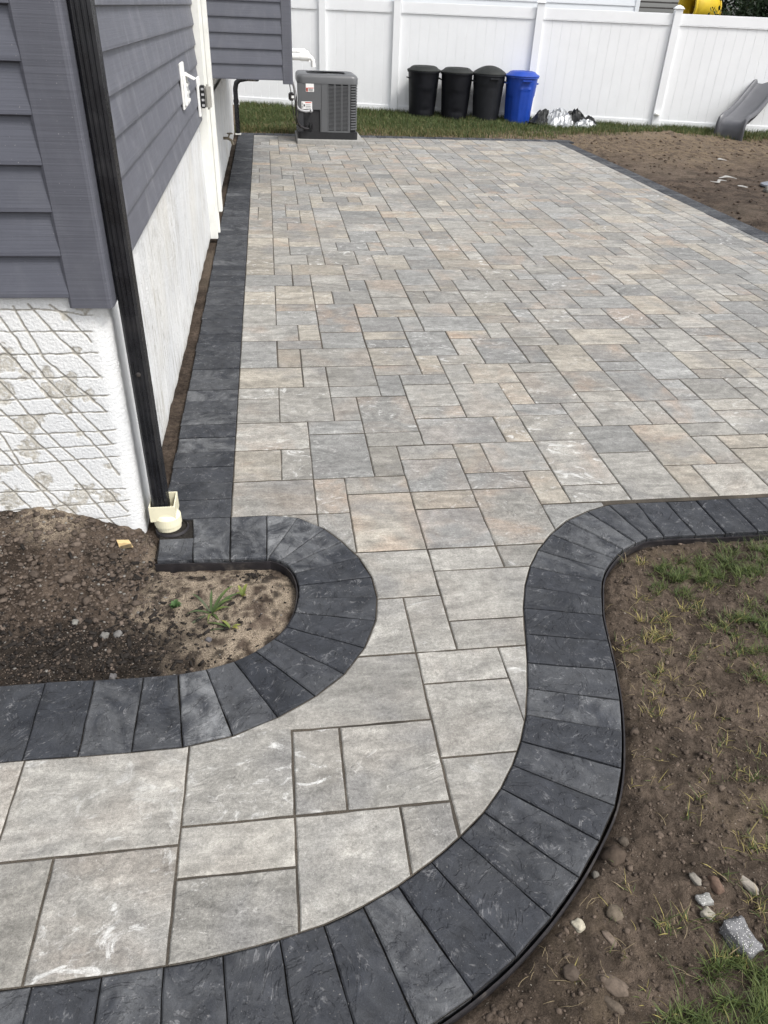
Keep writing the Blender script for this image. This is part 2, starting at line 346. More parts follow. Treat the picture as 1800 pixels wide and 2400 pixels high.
# ------------------------------------------------------------------ paving layout
GM, GX, GY = 0.13497012, 0.12107051, 2.74612868      # stone module and grid origin (m)
RECTS = '-3,6,-1,7;-3,4,-1,6;-1,4,1,7;1,6,3,7;1,4,2,6;2,3,4,6;-3,2,0,4;0,3,2,4;0,0,2,3;2,2,4,3;-3,0,-1,2;-1,0,0,2;2,0,3,2;-3,-2,0,0;0,-2,1,0;1,-1,3,0;1,-4,3,-1;4,5,6,7;4,4,6,5;6,4,8,7;4,2,7,4;7,2,8,4;3,1,5,2;3,-1,5,1;5,0,6,2;6,0,8,2;5,-1,7,0;3,-2,5,-1;3,-4,5,-2;5,-4,7,-1;7,-2,8,0;8,-2,10,-1;8,-1,10,2;8,4,10,5;10,3,11,5;8,2,10,4;10,1,12,3;10,-2,12,1;11,3,13,5;13,3,14,5;12,0,14,3;12,-2,13,0;13,-2,15,0;14,3,16,5;14,2,16,3;14,0,15,2;16,2,18,4;16,4,18,5;11,5,13,6;11,6,13,8;9,5,11,8;13,5,15,8;15,5,16,7;16,5,18,7;-3,14,-1,17;-1,16,1,17;-1,14,1,16;1,14,3,17;3,15,4,17;-3,12,0,14;0,12,1,14;1,13,3,14;1,11,3,13;-3,9,-1,12;-1,11,1,12;-1,9,0,11;0,9,3,11;-3,7,0,9;0,7,1,9;1,7,3,9;3,6,4,8;4,7,6,8;3,8,5,9;3,9,5,11;3,11,5,12;3,12,5,13;3,13,5,15;5,13,6,15;5,10,7,13;5,8,6,10;7,12,9,13;7,10,8,12;6,9,8,10;6,7,7,9;7,7,9,9;8,9,10,12;6,13,9,15;6,15,8,17;8,15,9,17;4,15,6,16;9,15,11,17;9,14,11,15;9,12,10,14;10,12,12,14;10,11,12,12;12,11,13,13;11,8,13,11;10,9,11,11;9,8,11,9;8,5,9,7;11,14,12,16;12,14,14,16;12,13,14,14;14,15,16,16;14,13,16,15;13,11,16,13;13,9,15,11;13,8,15,9;15,7,17,10;15,10,17,11;16,11,17,13;17,10,19,13;19,12,21,13;19,10,21,12;17,8,19,10;19,9,21,10;17,7,19,8;19,7,20,9;19,13,21,15;18,13,19,15;16,13,18,16;18,15,20,18;20,15,22,17;22,15,23,17;21,14,23,15;21,11,23,14;21,9,22,11;-3,25,-1,28;-1,26,0,28;0,28,2,29;0,26,2,28;-3,22,-1,25;-1,24,1,26;1,24,2,26;-1,22,0,24;0,22,3,24;-3,20,0,22;0,20,1,22;-3,19,-1,20;-1,17,1,20;-3,17,-1,19;1,20,3,22;1,19,3,20;1,17,2,19;2,17,4,19;3,22,5,24;3,21,5,22;3,19,4,21;2,27,3,29;3,27,5,29;2,24,4,27;4,26,6,27;4,24,5,26;5,27,6,29;5,24,7,26;5,23,7,24;7,25,9,26;7,23,9,25;5,21,6,23;6,20,8,23;6,19,8,20;6,17,7,19;7,17,9,19;8,19,9,21;8,21,10,23;9,19,11,21;9,17,12,19;11,16,13,17;12,17,13,19;13,16,15,19;11,19,12,21;12,19,14,21;14,19,17,21;11,21,13,23;13,21,14,23;14,22,16,24;14,21,16,22;12,23,14,24;12,24,15,26;14,26,15,28;12,26,14,29;15,26,18,28;15,24,16,26;16,23,17,26;17,23,19,25;10,21,11,23;9,23,12,25;11,25,12,27;9,25,11,27;18,18,20,20;20,18,22,21;20,17,22,18;22,19,24,20;22,17,24,19;20,21,22,22;19,20,20,22;19,22,22,24;22,20,24,22;24,20,27,22;24,18,25,20;24,17,26,18;4,18,6,21;4,16,6,18'
# border joints: (paving side, soil side), clockwise round the planting bed
PL = [((-0.222,2.480),(-0.215,2.207)),((-0.081,2.481),(-0.081,2.199)),((0.043,2.456),(-0.075,2.204)),((0.145,2.370),(-0.032,2.182)),((0.205,2.282),(-0.002,2.149)),((0.260,2.177),(0.018,2.105)),((0.294,2.060),(0.030,2.035)),
 ((0.300,1.950),(0.026,1.966)),((0.280,1.828),(0.012,1.894)),((0.229,1.705),(-0.016,1.826)),((0.154,1.598),(-0.059,1.773)),((0.061,1.518),(-0.118,1.722)),((-0.052,1.449),(-0.184,1.684)),((-0.178,1.396),(-0.267,1.659)),
 ((-0.313,1.371),(-0.351,1.647)),((-0.450,1.368),(-0.454,1.645)),((-0.591,1.369),(-0.596,1.648)),((-0.734,1.371),(-0.739,1.652))]
for k in range(1, 8): PL.append(((-0.734 - .14 * k, 1.371), (-0.739 - .14 * k, 1.652)))
RT = [((2.031,2.455),(2.036,2.211)),((1.895,2.454),(1.902,2.210)),((1.754,2.453),(1.760,2.209)),((1.618,2.454),(1.629,2.209)),((1.481,2.454),(1.493,2.209)),((1.355,2.450),(1.420,2.204)),((1.246,2.408),(1.362,2.180)),
 ((1.134,2.349),(1.293,2.142)),((1.038,2.264),(1.231,2.089)),((0.955,2.166),(1.174,2.025)),((0.894,2.070),(1.135,1.960)),((0.842,1.962),(1.099,1.872)),((0.801,1.846),(1.068,1.785)),((0.770,1.719),(1.039,1.660)),
 ((0.738,1.590),(1.010,1.532)),((0.708,1.487),(0.977,1.413)),((0.673,1.386),(0.935,1.296)),((0.630,1.295),(0.883,1.175)),((0.584,1.218),(0.819,1.066)),((0.533,1.150),(0.741,0.975)),((0.470,1.085),(0.657,0.890)),
 ((0.394,1.025),(0.560,0.808)),((0.310,0.968),(0.455,0.733)),((0.221,0.918),(0.345,0.670)),((0.134,0.880),(0.222,0.616)),((0.041,0.848),(0.105,0.577)),((-0.057,0.828),(-0.018,0.553)),((-0.179,0.811),(-0.150,0.535)),((-0.303,0.801),(-0.288,0.524)),((-0.428,0.796),(-0.424,0.519)),((-0.569,0.794),(-0.567,0.517))]
for k in range(1, 10): RT.append(((-0.569 - .137 * k, 0.794), (-0.567 - .137 * k, 0.517)))
XL, XR, YF = -0.222, 4.62, 13.0
FRONT = []                                            # the straight front run beyond the frame's right side
x = 2.031
while x < XR - 0.05:
    x += 0.137; FRONT.append(((min(x, XR), 2.455), (min(x, XR) + 0.004, 2.211)))
FIELD = [(XL, 2.480), (XL - 0.028, YF), (XR + .06, YF), (XR, 2.455)] + [a for a, b in FRONT[::-1][1:]] + [a for a, b in RT] + [a for a, b in PL[::-1]]
FIELD = FIELD[:-1]

def clip_rect(poly, x0, y0, x1, y1):
    for ax, lim, sgn in ((0, x0, 1), (0, x1, -1), (1, y0, 1), (1, y1, -1)):
        out = []
        for i in range(len(poly)):
            a, b = poly[i - 1], poly[i]
            da, db = (a[ax] - lim) * sgn, (b[ax] - lim) * sgn
            if da >= 0 or db >= 0:
                if da < 0 or db < 0:
                    t = da / (da - db); out.append((a[0] + (b[0] - a[0]) * t, a[1] + (b[1] - a[1]) * t))
                if db >= 0: out.append(b)
        poly = out
        if len(poly) < 3: return []
    return poly
def area(p): return sum(p[i - 1][0] * p[i][1] - p[i][0] * p[i - 1][1] for i in range(len(p))) / 2
def inset(poly, d):
    q = []
    for p in poly:
        if not q or math.hypot(p[0] - q[-1][0], p[1] - q[-1][1]) > 0.004: q.append(p)
    if len(q) > 2 and math.hypot(q[0][0] - q[-1][0], q[0][1] - q[-1][1]) < 0.004: q.pop()
    # drop collinear points
    r = []
    for i in range(len(q)):
        a, b, c = q[i - 1], q[i], q[(i + 1) % len(q)]
        if abs((b[0] - a[0]) * (c[1] - b[1]) - (b[1] - a[1]) * (c[0] - b[0])) > 2e-6: r.append(b)
    q = r
    if len(q) < 3: return []
    if area(q) < 0: q = q[::-1]
    out = []
    for i in range(len(q)):
        a, b, c = Vector(q[i - 1]), Vector(q[i]), Vector(q[(i + 1) % len(q)])
        e1, e2 = (b - a).normalized(), (c - b).normalized()
        n1, n2 = Vector((-e1.y, e1.x)), Vector((-e2.y, e2.x)); nn = n1 + n2
        k = d / max(0.35, (1 + n1.dot(n2)))
        out.append(tuple(b + nn * k))
    return out if area(out) > 1e-4 else []
def stone(poly, zt, zb, bev, step, jit):
    """bevelled slab with slightly ragged edges; returns verts, faces"""
    ring = []
    for i in range(len(poly)):
        a, b = Vector(poly[i]), Vector(poly[(i + 1) % len(poly)]); L = (b - a).length
        k = max(1, int(round(L / step))); nrm = Vector((a.y - b.y, b.x - a.x)).normalized() if L > 1e-6 else Vector((0, 0))
        for j in range(k):
            p = a.lerp(b, j / k)
            if j: p = p + nrm * random.uniform(-jit, jit)
            ring.append(p)
    c = sum(ring, Vector((0, 0))) / len(ring); n = len(ring); tx, ty = random.uniform(-.004, .004), random.uniform(-.004, .004)
    tilt = lambda p: (p.x - c.x) * tx + (p.y - c.y) * ty
    inn = inset_ring(ring, bev)
    v = [(p.x, p.y, zb) for p in ring] + [(p.x, p.y, zt - bev * .9 + tilt(p) + random.uniform(-jit, jit) * .5) for p in ring] + [(p.x, p.y, zt + tilt(p)) for p in inn]
    f = []
    for k in range(n):
        q = (k + 1) % n; f += [(k, q, n + q, n + k), (n + k, n + q, 2 * n + q, 2 * n + k)]
    f.append(tuple(2 * n + k for k in range(n)))
    return v, f
def inset_ring(r, d):
    out = []; n = len(r)
    for i in range(n):
        a, b, c = r[i - 1], r[i], r[(i + 1) % n]
        e1, e2 = (b - a).normalized(), (c - b).normalized()
        n1, n2 = Vector((-e1.y, e1.x)), Vector((-e2.y, e2.x))
        out.append(b + (n1 + n2) * (d / max(0.4, 1 + n1.dot(n2))))
    return out

def project(x, y, z=0):
    d = Vector((x, y, z - CAM_H)); w = d.dot(fw)
    if w < 0.05: return None
    return 900 + F_PX * d.dot(rt) / w, 1200 + F_PX * d.dot(dn) / w, w

patio = empty('patio'); tag(patio, kind='structure')
def bed(poly, z, name, mat):
    bm = bmesh.new(); fc = bm.faces.new([bm.verts.new((p[0], p[1], z)) for p in poly]); bmesh.ops.triangulate(bm, faces=[fc])
    bmesh.ops.recalc_face_normals(bm, faces=bm.faces[:])
    if sum(f.normal.z for f in bm.faces) < 0: bmesh.ops.reverse_faces(bm, faces=bm.faces[:])
    me = bpy.data.meshes.new(name); bm.to_mesh(me); bm.free(); me.materials.append(M[mat]); return link(bpy.data.objects.new(name, me), patio)
bed(FIELD, -0.0034, 'joint_sand', 'sand')
bed([(-0.488, 2.24), (-0.50, 13.24), (4.87, 13.24), (4.87, 2.215)] + [b for a, b in FRONT[::-1][1:]] + [b for a, b in RT] + [b for a, b in PL[::-1]], -0.0105, 'border_bedding', 'darksand')

cells = {}
rects = [tuple(map(float, r.split(','))) for r in RECTS.split(';')]
for r in rects:
    for i in range(int(r[0]), int(r[2])):
        for j in range(int(r[1]), int(r[3])): cells[i, j] = 1
# narrow walk in the foreground
WALK = [(0,-6,3,-4),(3,-5,5,-4),(5,-5,7,-4),(3,-7,6,-5),(0,-8,2,-6),(2,-8,3,-6),(3,-8,6,-7),(0,-4,1,-2),(-2,-4,0,-2),(5,-4,7,-3),(7,-4,9,-2),(-2,-10,2,-8),(2,-9,4,-8),(4,-11,5,-8),(2,-11,4,-9),(-1,-12,0,-10),(0,-12,2,-10),
 (2,-14,4,-11),(-1,-15,1,-12),(1,-15,2,-12),(-3.09,-12,-1,-9),(-3.09,-13,-1,-12),(-3.09,-16,-1,-13),(-6.28,-12.35,-3.09,-10),(-8.3,-12.35,-6.28,-10),(-5.25,-16,-3.09,-12.35),(-7.3,-16,-5.25,-12.35),(-10.3,-16,-7.3,-12.35),(-11.3,-12.35,-8.3,-10),(-13.3,-16,-10.3,-12.35),(-14.3,-12.35,-11.3,-10)]
rects += [tuple(map(float, w)) for w in WALK]
# the remaining field follows the same five stone sizes
rnd = random.Random(21)
for j in range(-2, 77):
    for i in range(-3, 35):
        if (i, j) in cells: continue
        opts = []
        for w, h, wt in ((2, 3, 5), (3, 2, 4), (2, 2, 5), (2, 1, 4), (1, 2, 4)):
            if all((i + a, j + b) not in cells and i + a < 35 for a in range(w) for b in range(h)):
                nxt = (i + w, j) in cells or (i + w + 1, j) not in cells or (i + w, j + 1) not in cells
                opts.append((w, h, wt if nxt else wt * .05))
        if not opts: opts = [(1, 1, 1)]
        w, h, _ = rnd.choices(opts, [o[2] for o in opts])[0]
        for a in range(w):
            for b in range(h): cells[i + a, j + b] = 1
        rects.append((i, j, i + w, j + h))
stones = []
for r in rects:
    q = [GX + GM * r[0], GY + GM * r[1], GX + GM * r[2], GY + GM * r[3]]
    if r[0] == -3 and r[1] > -3: q[0] -= 0.2
    gy = .0007 if q[1] < 2.1 else .0022
    q[1] += gy; q[3] -= gy
    poly = clip_rect(FIELD, *q)
    poly = inset(poly, (0.0022 if q[1] < 2.1 else 0.0016) + random.uniform(0, .0012)) if poly else []
    if not poly or abs(area(poly)) < 6e-4: continue
    cx = sum(p[0] for p in poly) / len(poly); cy = sum(p[1] for p in poly) / len(poly)
    pr = project(cx, cy); inside = pr is not None and -60 < pr[0] < 1860 and -60 < pr[1] < 2480
    size = abs(area(poly)) / (pr[2] ** 3) * CAM_H if pr else 0
    if not inside: size *= 1e-3
    stones.append((size, poly, cx, cy))
stones.sort(key=lambda s: -s[0])
def ptint():
    t = random.random(); o = random.random()
    return (random.random(), 0.0 if o < .42 else (0.18 if o < .75 else random.uniform(.25, .6)), random.random())
fv, ff, ft = [], [], []
for k, (sz, poly, cx, cy) in enumerate(stones):
    t = ptint()
    if cy < 2.2: t = (random.uniform(.35, .8), t[1] * .35, t[2])
    if k < 300:
        v, f = stone(poly, random.uniform(-.0012, .0012), -0.055, 0.0035 if cy < 4 else .0048, 0.05 if cy < 3.2 else .12, 0.0013)
        obj('paver', v, f, 'paver', patio, tint=t)
    else:
        v, f = stone(poly, random.uniform(-.001, .001), -0.03, 0.004, 1.0, 0.0)
        n = len(fv); fv += v; ff += [tuple(i + n for i in q) for q in f]; ft += [t] * len(v)
o = obj('paver_field', fv, ff, 'paver', patio, tint=ft); tag(o, kind='stuff')

def border_quad(a, b, c, d, light=0.0):
    poly = inset([a, b, c, d], 0.0014 + random.uniform(0, .0011))
    if not poly: return
    y = a[1]
    v, f = stone(poly, random.uniform(-.0018, .0018), -0.06, 0.004, 0.06 if y < 3 else .2, 0.0016)
    o_ = light if light else (random.uniform(0.0, .22) if random.random() < .8 else random.uniform(.25, .5))
    obj('border_brick', v, f, 'border', patio, tint=(random.random(), o_, random.random()))
def run(js, lights={}):
    for i in range(len(js) - 1): border_quad(js[i][0], js[i][1], js[i + 1][1], js[i + 1][0], lights.get(i, 0.0))
run(PL, {0: .42, 1: 1.0, 2: .55, 3: .4, 4: .35, 13: .85}); run(RT, {5: .30, 6: .4, 7: .35, 8: .3, 9: .3}); run([RT[0]] + FRONT)
# short return under the downspout
border_quad((-0.487, 2.352), (-0.481, 2.220), (-0.351, 2.216), (-0.357, 2.352), .3)
border_quad((-0.372, 2.480), (-0.350, 2.214), (-0.217, 2.208), (-0.224, 2.480), .5)
y = 2.483
while y < 13.0:
    y2 = y + 0.1342 + random.uniform(-.004, .004); dx = -0.028 * (y - 2.5) / 10.5; ox = -0.49 + random.uniform(-.004, .003)
    border_quad((XL + dx - .001, y2 - .0016), (ox, y2 - .0016), (ox, y + .0016), (XL + dx - .001, y + .0016)); y = y2
x = -0.49
while x < 4.86:
    border_quad((x, 13.245), (x, 13.003), (x + .137, 13.003), (x + .137, 13.245)); x += .137
y = 2.2
while y < 13.0:
    dx = .06 * (y - 2.45) / 10.5; border_quad((4.62 + dx, y), (4.872, y), (4.872, y + .137), (4.62 + dx, y + .137)); y += .137

# ------------------------------------------------------------------ ground, soil, planting bed
def grid(name, x0, x1, y0, y1, step, zf, cf, mat='soil'):
    xs = np.arange(x0, x1 + step * .5, step); ys = np.arange(y0, y1 + step * .5, step)
    V = []; C = []
    for yy in ys:
        for xx in xs:
            V.append((xx, yy, zf(xx, yy))); C.append(cf(xx, yy))
    nx = len(xs); ny = len(ys)
    I = np.arange(nx * ny).reshape(ny, nx)
    Fq = np.stack([I[:-1, :-1], I[:-1, 1:], I[1:, 1:], I[1:, :-1]], -1).reshape(-1, 4)
    return bulk(name, V, Fq, mat, None, C, 'mix', True)
def in_poly(poly, x, y):
    c = False; n = len(poly)
    for i in range(n):
        (x1, y1), (x2, y2) = poly[i - 1], poly[i]
        if (y1 > y) != (y2 > y) and x < (x2 - x1) * (y - y1) / (y2 - y1) + x1: c = not c
    return c
def dist_line(pts, x, y):
    best = 9
    for i in range(len(pts) - 1):
        ax, ay = pts[i]; bx, by = pts[i + 1]; dx, dy = bx - ax, by - ay
        t = max(0, min(1, ((x - ax) * dx + (y - ay) * dy) / (dx * dx + dy * dy + 1e-12)))
        best = min(best, math.hypot(x - ax - t * dx, y - ay - t * dy))
    return best
def sst(a, b, x): t = max(0, min(1, (x - a) / (b - a))); return t * t * (3 - 2 * t)

RTS = [b for a, b in RT]; FRS = [b for a, b in FRONT]
SOILPOLY = [(5.2, 2.2)] + FRS[::-1] + RTS + [(-3, -1.5), (5.2, -1.5)]
SLINE = FRS[::-1] + RTS
def near_z(x, y):
    ins = in_poly(SOILPOLY, x, y); d = dist_line(SLINE, x, y)
    if not ins: return -0.075
    base = -0.046 + 0.026 * sst(0.0, 0.04, d)
    return base + 0.016 * fbm(x * 3.1, y * 3.1, 1) * sst(.02, .2, d) + (0.026 * abs(fbm(x * 9, y * 9, 2)) + 0.016 * abs(fbm(x * 24, y * 24, 3, 3)) - .013) * sst(0, .06, d) + .006 * sst(.04, .0, abs(d - .07))
def near_c(x, y):
    m = 0.45 * sst(0.1, .5, fbm(x * 2.2, y * 2.2, 7) + .15)
    return (0.05, m * .55, 0.35 * sst(0, .6, fbm(x * 2.5 + 4, y * 2.5, 9)))
soil_near = grid('soil', -0.6, 2.45, -0.25, 2.26, 0.0105, near_z, near_c); tag(soil_near, kind='structure')

PLS = [b for a, b in PL]
BEDPOLY = [(-0.487, 2.215), (-0.217, 2.205)] + PLS + [(-2.0, 1.65), (-2.0, 2.42), (-0.56, 2.42), (-0.50, 2.36)]
BLINE = [(-0.487, 2.215), (-0.217, 2.205)] + PLS
def bed_z(x, y):
    d = dist_line(BLINE, x, y)
    if not in_poly(BEDPOLY, x, y): 
        return -0.075 if y < 2.34 or x > -.5 else -0.04
    mound = 0.115 * sst(-0.42, -0.95, x) * sst(1.80, 2.35, y) + 0.02 * sst(-0.5, -0.8, x)
    z = -0.050 + 0.034 * sst(0, .12, d) + mound
    cl = sst(-.35, -.7, x) * sst(1.8, 2.0, y)
    z += 0.010 * fbm(x * 5, y * 5, 4) * sst(0, .15, d) + (0.005 + .020 * cl) * abs(fbm(x * 14, y * 14, 5)) + .0045 * fbm(x * 46, y * 46, 6, 3)
    z += 0.012 * sst(.14, .0, math.hypot(x + .1, y - 2.0)) * nz(x * 30, y * 30)
    if y < 1.80: z = min(z, -0.012 + .004 * nz(x * 40, y * 40))
    return z
def bed_c(x, y):
    n = fbm(x * 5.5, y * 5.5, 2); n2 = fbm(x * 12, y * 12, 8)
    n3 = fbm(x * 30, y * 30, 5); sand = sst(-.60, -.36, x + .22 * n + .16 * n2) * sst(-0.10, .22, n * .6 + n2 * .5 + n3 * .3 + .26)
    sand = max(sand, .9 * sst(.2, .5, n2) * sst(1.80, 1.70, y)) * (1 - .9 * sst(.05, .45, n * .5 + n2 * .5 - .05))
    mul = sst(-.15, -.50, x + .12 * n) * sst(1.98, 1.80, y + .07 * n) 
    mul = max(mul, .85 * sst(.10, .30, n2 * .5 + n * .3 + n3 * .4))
    sand = max(sand, .8 * sst(.16, .05, math.hypot(x + .86, y - 2.34)))
    sand = sand * (1 - .65 * mul)
    return (sand, mul, 0.0)
bed = grid('planting_bed_soil', -1.5, 0.05, 1.55, 2.47, 0.0085, bed_z, bed_c); tag(bed, kind='structure')
# strip of bare soil between wall and border, and the wide ground beyond
gap = grid('soil_strip', -0.62, -0.470, 2.3, 13.3, 0.03, lambda x, y: -.026 + .010 * nz(x * 20, y * 9) - .02 * sst(-.5, -.478, x), lambda x, y: (.25 * sst(.1, .5, nz(x * 5, y * 2)), .3, 0)); tag(gap, kind='structure')
FENCE_A, FENCE_B = 17.1, -0.27
def fy(x): return FENCE_A + FENCE_B * x
def back_z(x, y):
    if x < 4.89 and y < 13.255: return -0.07
    e = min(1, max(y - 13.25, x - 4.88, 0) / .25)
    z = -0.035 + .03 * e + 0.02 * fbm(x * 1.6, y * 1.6, 3) + (.022 * abs(fbm(x * 7, y * 7, 5)) if x > 4.9 else .006 * fbm(x * 9, y * 9))
    z += 0.065 * math.exp(-((x - 6.9) / 1.0) ** 2 - ((y - 13.95) / .42) ** 2) * (1 + .5 * fbm(x * 4, y * 4, 8))
    return z
def back_c(x, y):
    st = sst(10.2, 12.3, y + .8 * nz(x * .7, y * .7)) 
    return (.12 * sst(0, .5, nz(x * 1.2, y * 1.2)) + .2 * math.exp(-((x - 6.9) / 1.0) ** 2 - ((y - 13.95) / .5) ** 2), .28 * sst(10.5, 8.5, y), .9 * st)
back = grid('yard_soil', -1.2, 12.0, 5.5, 17.6, 0.055, back_z, back_c); tag(back, kind='structure')
g_ = grid('ground', -80, 80, -40, 120, 4.0, lambda x, y: -0.11, lambda x, y: (0, .3, .5)); tag(g_, kind='structure')

# clods, pebbles
def ico(sub):
    b = bmesh.new(); bmesh.ops.create_icosphere(b, subdivisions=sub, radius=1.0)
    b.verts.index_update(); v = np.array([q.co[:] for q in b.verts]); f = np.array([[q.index for q in t.verts] for t in b.faces]); b.free(); return v, f
ICO1, ICO2, ICO3, ICO4 = ico(1), ico(2), ico(3), ico(4)
def scatter(name, pts, mat, base=ICO1, jit=.42, flat=.6):
    """pts: list of (x,y,z,size,(r,g,b)); every lump its own ragged shape, joined as one mass"""
    bv, bf = base; V = []; Fq = []; C = []; n = 0
    for (x, y, z, s, c) in pts:
        q = bv * (1 + RNG.uniform(-jit, jit, (len(bv), 1))) * np.array([RNG.uniform(.7, 1.3), RNG.uniform(.7, 1.3), flat * RNG.uniform(.7, 1.2)]) * s
        a = RNG.uniform(0, 6.28); ca, sa = math.cos(a), math.sin(a)
        q = np.stack([q[:, 0] * ca - q[:, 1] * sa + x, q[:, 0] * sa + q[:, 1] * ca + y, q[:, 2] + z], 1)
        V.append(q); Fq.append(bf + n); n += len(bv); C.append(np.tile(np.array(c), (len(bv), 1)))
    o = bulk(name, np.concatenate(V), np.concatenate(Fq), mat, None, np.concatenate(C)); tag(o, kind='stuff'); return o
pts = []
while len(pts) < 11000:
    x = random.uniform(.2, 2.5); y = random.uniform(.2, 2.19)
    if not in_poly(SOILPOLY, x, y) or dist_line(SLINE, x, y) < .03: continue
    s = min(.015, .0018 + random.expovariate(1 / .0017)); b = random.uniform(.6, 1.25)
    pts.append((x, y, near_z(x, y) + s * .2, s, (.095 * b, .073 * b, .057 * b)))
tag(scatter('soil_clods', pts, 'rock'), 'loose brown clods of earth on the soil beside the curved border', 'soil clods')
pts = []
while len(pts) < 6500:
    x = random.uniform(-1.3, 0.0); y = random.uniform(1.66, 2.38)
    if not in_poly(BEDPOLY, x, y) or dist_line(BLINE, x, y) < .015: continue
    w = sst(-.30, -.62, x)
    if random.random() > .16 + .9 * w: continue
    s = min(.017, .0018 + random.expovariate(1 / (.0010 + .0017 * w * sst(1.8, 2.05, y)))); b = random.uniform(.6, 1.25)
    c = (.098 * b, .077 * b, .062 * b)
    if random.random() < .07: c = (.17, .16, .145); s = min(s, .006)
    pts.append((x, y, bed_z(x, y) + s * .2, s, c))
tag(scatter('bed_clods', pts, 'rock'), 'crumbly brown clods heaped in the planting bed against the wall', 'soil clods')
pts = []
for k in range(1500):
    x = random.uniform(4.95, 10.5); y = random.uniform(6, 14.2)
    s = min(.05, .008 + random.expovariate(1 / .007)); b = random.uniform(.7, 1.3); st = sst(10.5, 12.5, y)
    pts.append((x, y, back_z(x, y) + s * .2, s, (.055 * b + .06 * st * b, .040 * b + .045 * st * b, .030 * b + .03 * st * b)))
tag(scatter('yard_clods', pts, 'rock'), 'scattered clods on the bare ground beyond the far right border', 'soil clods')
# bark chips
V = []; Fq = []; n = 0
bxv = np.array([(-1, -1, -1), (1, -1, -1), (1, 1, -1), (-1, 1, -1), (-1, -1, 1), (1, -1, 1), (1, 1, 1), (-1, 1, 1)], float)
bxf = np.array([(0, 3, 2, 1), (4, 5, 6, 7), (0, 1, 5, 4), (1, 2, 6, 5), (2, 3, 7, 6), (3, 0, 4, 7)])
cnt = 0
while cnt < 1900:
    x = random.uniform(-1.2, 0.0); y = random.uniform(1.66, 2.25)
    if not in_poly(BEDPOLY, x, y) or dist_line(BLINE, x, y) < .02: continue
    w = sst(-.12, -.5, x) * sst(2.0, 1.82, y) + .06 + .8 * sst(.12, .05, math.hypot(x + .60, y - 2.14)) + .9 * sst(.07, .02, math.hypot(x + .12, y - 2.13))
    if random.random() > w: continue
    cnt += 1
    sz = random.expovariate(1 / .5) + .25; sc = np.array([min(.022, .0055 * sz), min(.006, .0022 * sz * random.uniform(.6, 1.5)), .0008 + .0007 * sz])
    R = Matrix.Rotation(random.uniform(0, 6.28), 3, 'Z') @ Matrix.Rotation(random.uniform(-.4, .4), 3, 'Y') @ Matrix.Rotation(random.uniform(-.6, .6), 3, 'X')
    q = (bxv * (1 + RNG.uniform(-.3, .3, (8, 3))) * sc) @ np.array(R).T + np.array([x, y, bed_z(x, y) + .004])
    V.append(q); Fq.append(bxf + n); n += 8
mul = bulk('bark_mulch', np.concatenate(V), np.concatenate(Fq), 'mulch'); tag(mul, 'dark bark chips strewn along the planting bed beside the border', 'mulch', kind='stuff')

# ------------------------------------------------------------------ plastic edging
def offset_line(pts, d):
    out = []
    for i in range(len(pts)):
        a = Vector(pts[max(i - 1, 0)]); b = Vector(pts[min(i + 1, len(pts) - 1)]); t = (b - a).normalized()
        out.append((pts[i][0] + t.y * d, pts[i][1] - t.x * d))
    return out
def smooth_line(p, n=4):
    out = []
    for i in range(len(p) - 1):
        p0, p1, p2, p3 = [Vector(p[k]) for k in (max(i - 1, 0), i, i + 1, min(i + 2, len(p) - 1))]
        for k in range(n):
            t = k / n; out.append(tuple(0.5 * ((2 * p1) + (p2 - p0) * t + (2 * p0 - 5 * p1 + 4 * p2 - p3) * t * t + (3 * p1 - p0 - 3 * p2 + p3) * t ** 3)))
    return out + [p[-1]]
def ribbon(name, line, d0, th, zb, zt, zvar=0.0):
    L = smooth_line(line); A = offset_line(L, d0); B = offset_line(L, d0 + (th if d0 >= 0 else -th)); v = []; f = []
    for i, (p, q) in enumerate(zip(A, B)):
        dz = zvar * nz(i * .21, 3.3); gp = .5 + .5 * nz(i * .13, 9.1)
        v += [(p[0], p[1], zb), (p[0], p[1], zt + dz), (q[0], q[1], zt + dz), (q[0], q[1], zb)]
        if i:
            k = 4 * i
            for a in range(4): f.append((k - 4 + a, k - 4 + (a + 1) % 4, k + (a + 1) % 4, k + a))
    f += [(0, 1, 2, 3), (len(v) - 1, len(v) - 2, len(v) - 3, len(v) - 4)]
    m = MB(); m.add(v, f); return m
e1 = empty('plastic_edging', (0.9, 1.3, -.06))
tag(e1, 'black plastic edging strip along the outside of the curved border by the soil', 'edging')
LN = FRS[::-1][8:] + RTS
o = ribbon('e', LN, -0.006, .0035, -.075, -.014, .004).build('upright', 'rubber', e1); o.matrix_parent_inverse = Matrix.Translation((-.9, -1.3, .06))
o = ribbon('e', LN, -0.0055, .0055, -.021, -.0165, .004).build('rolled_lip', 'rubber', e1); o.matrix_parent_inverse = Matrix.Translation((-.9, -1.3, .06))
e2 = empty('plastic_edging', (-.2, 1.9, -.06)); tag(e2, 'black plastic edging strip inside the rounded planting bed', 'edging')
o = ribbon('e', [(-0.487, 2.220), (-0.351, 2.214), (-0.217, 2.205)] + PLS, 0.004, .004, -.08, -.013, .003).build('upright', 'rubber', e2); o.matrix_parent_inverse = Matrix.Translation((.2, -1.9, .06))

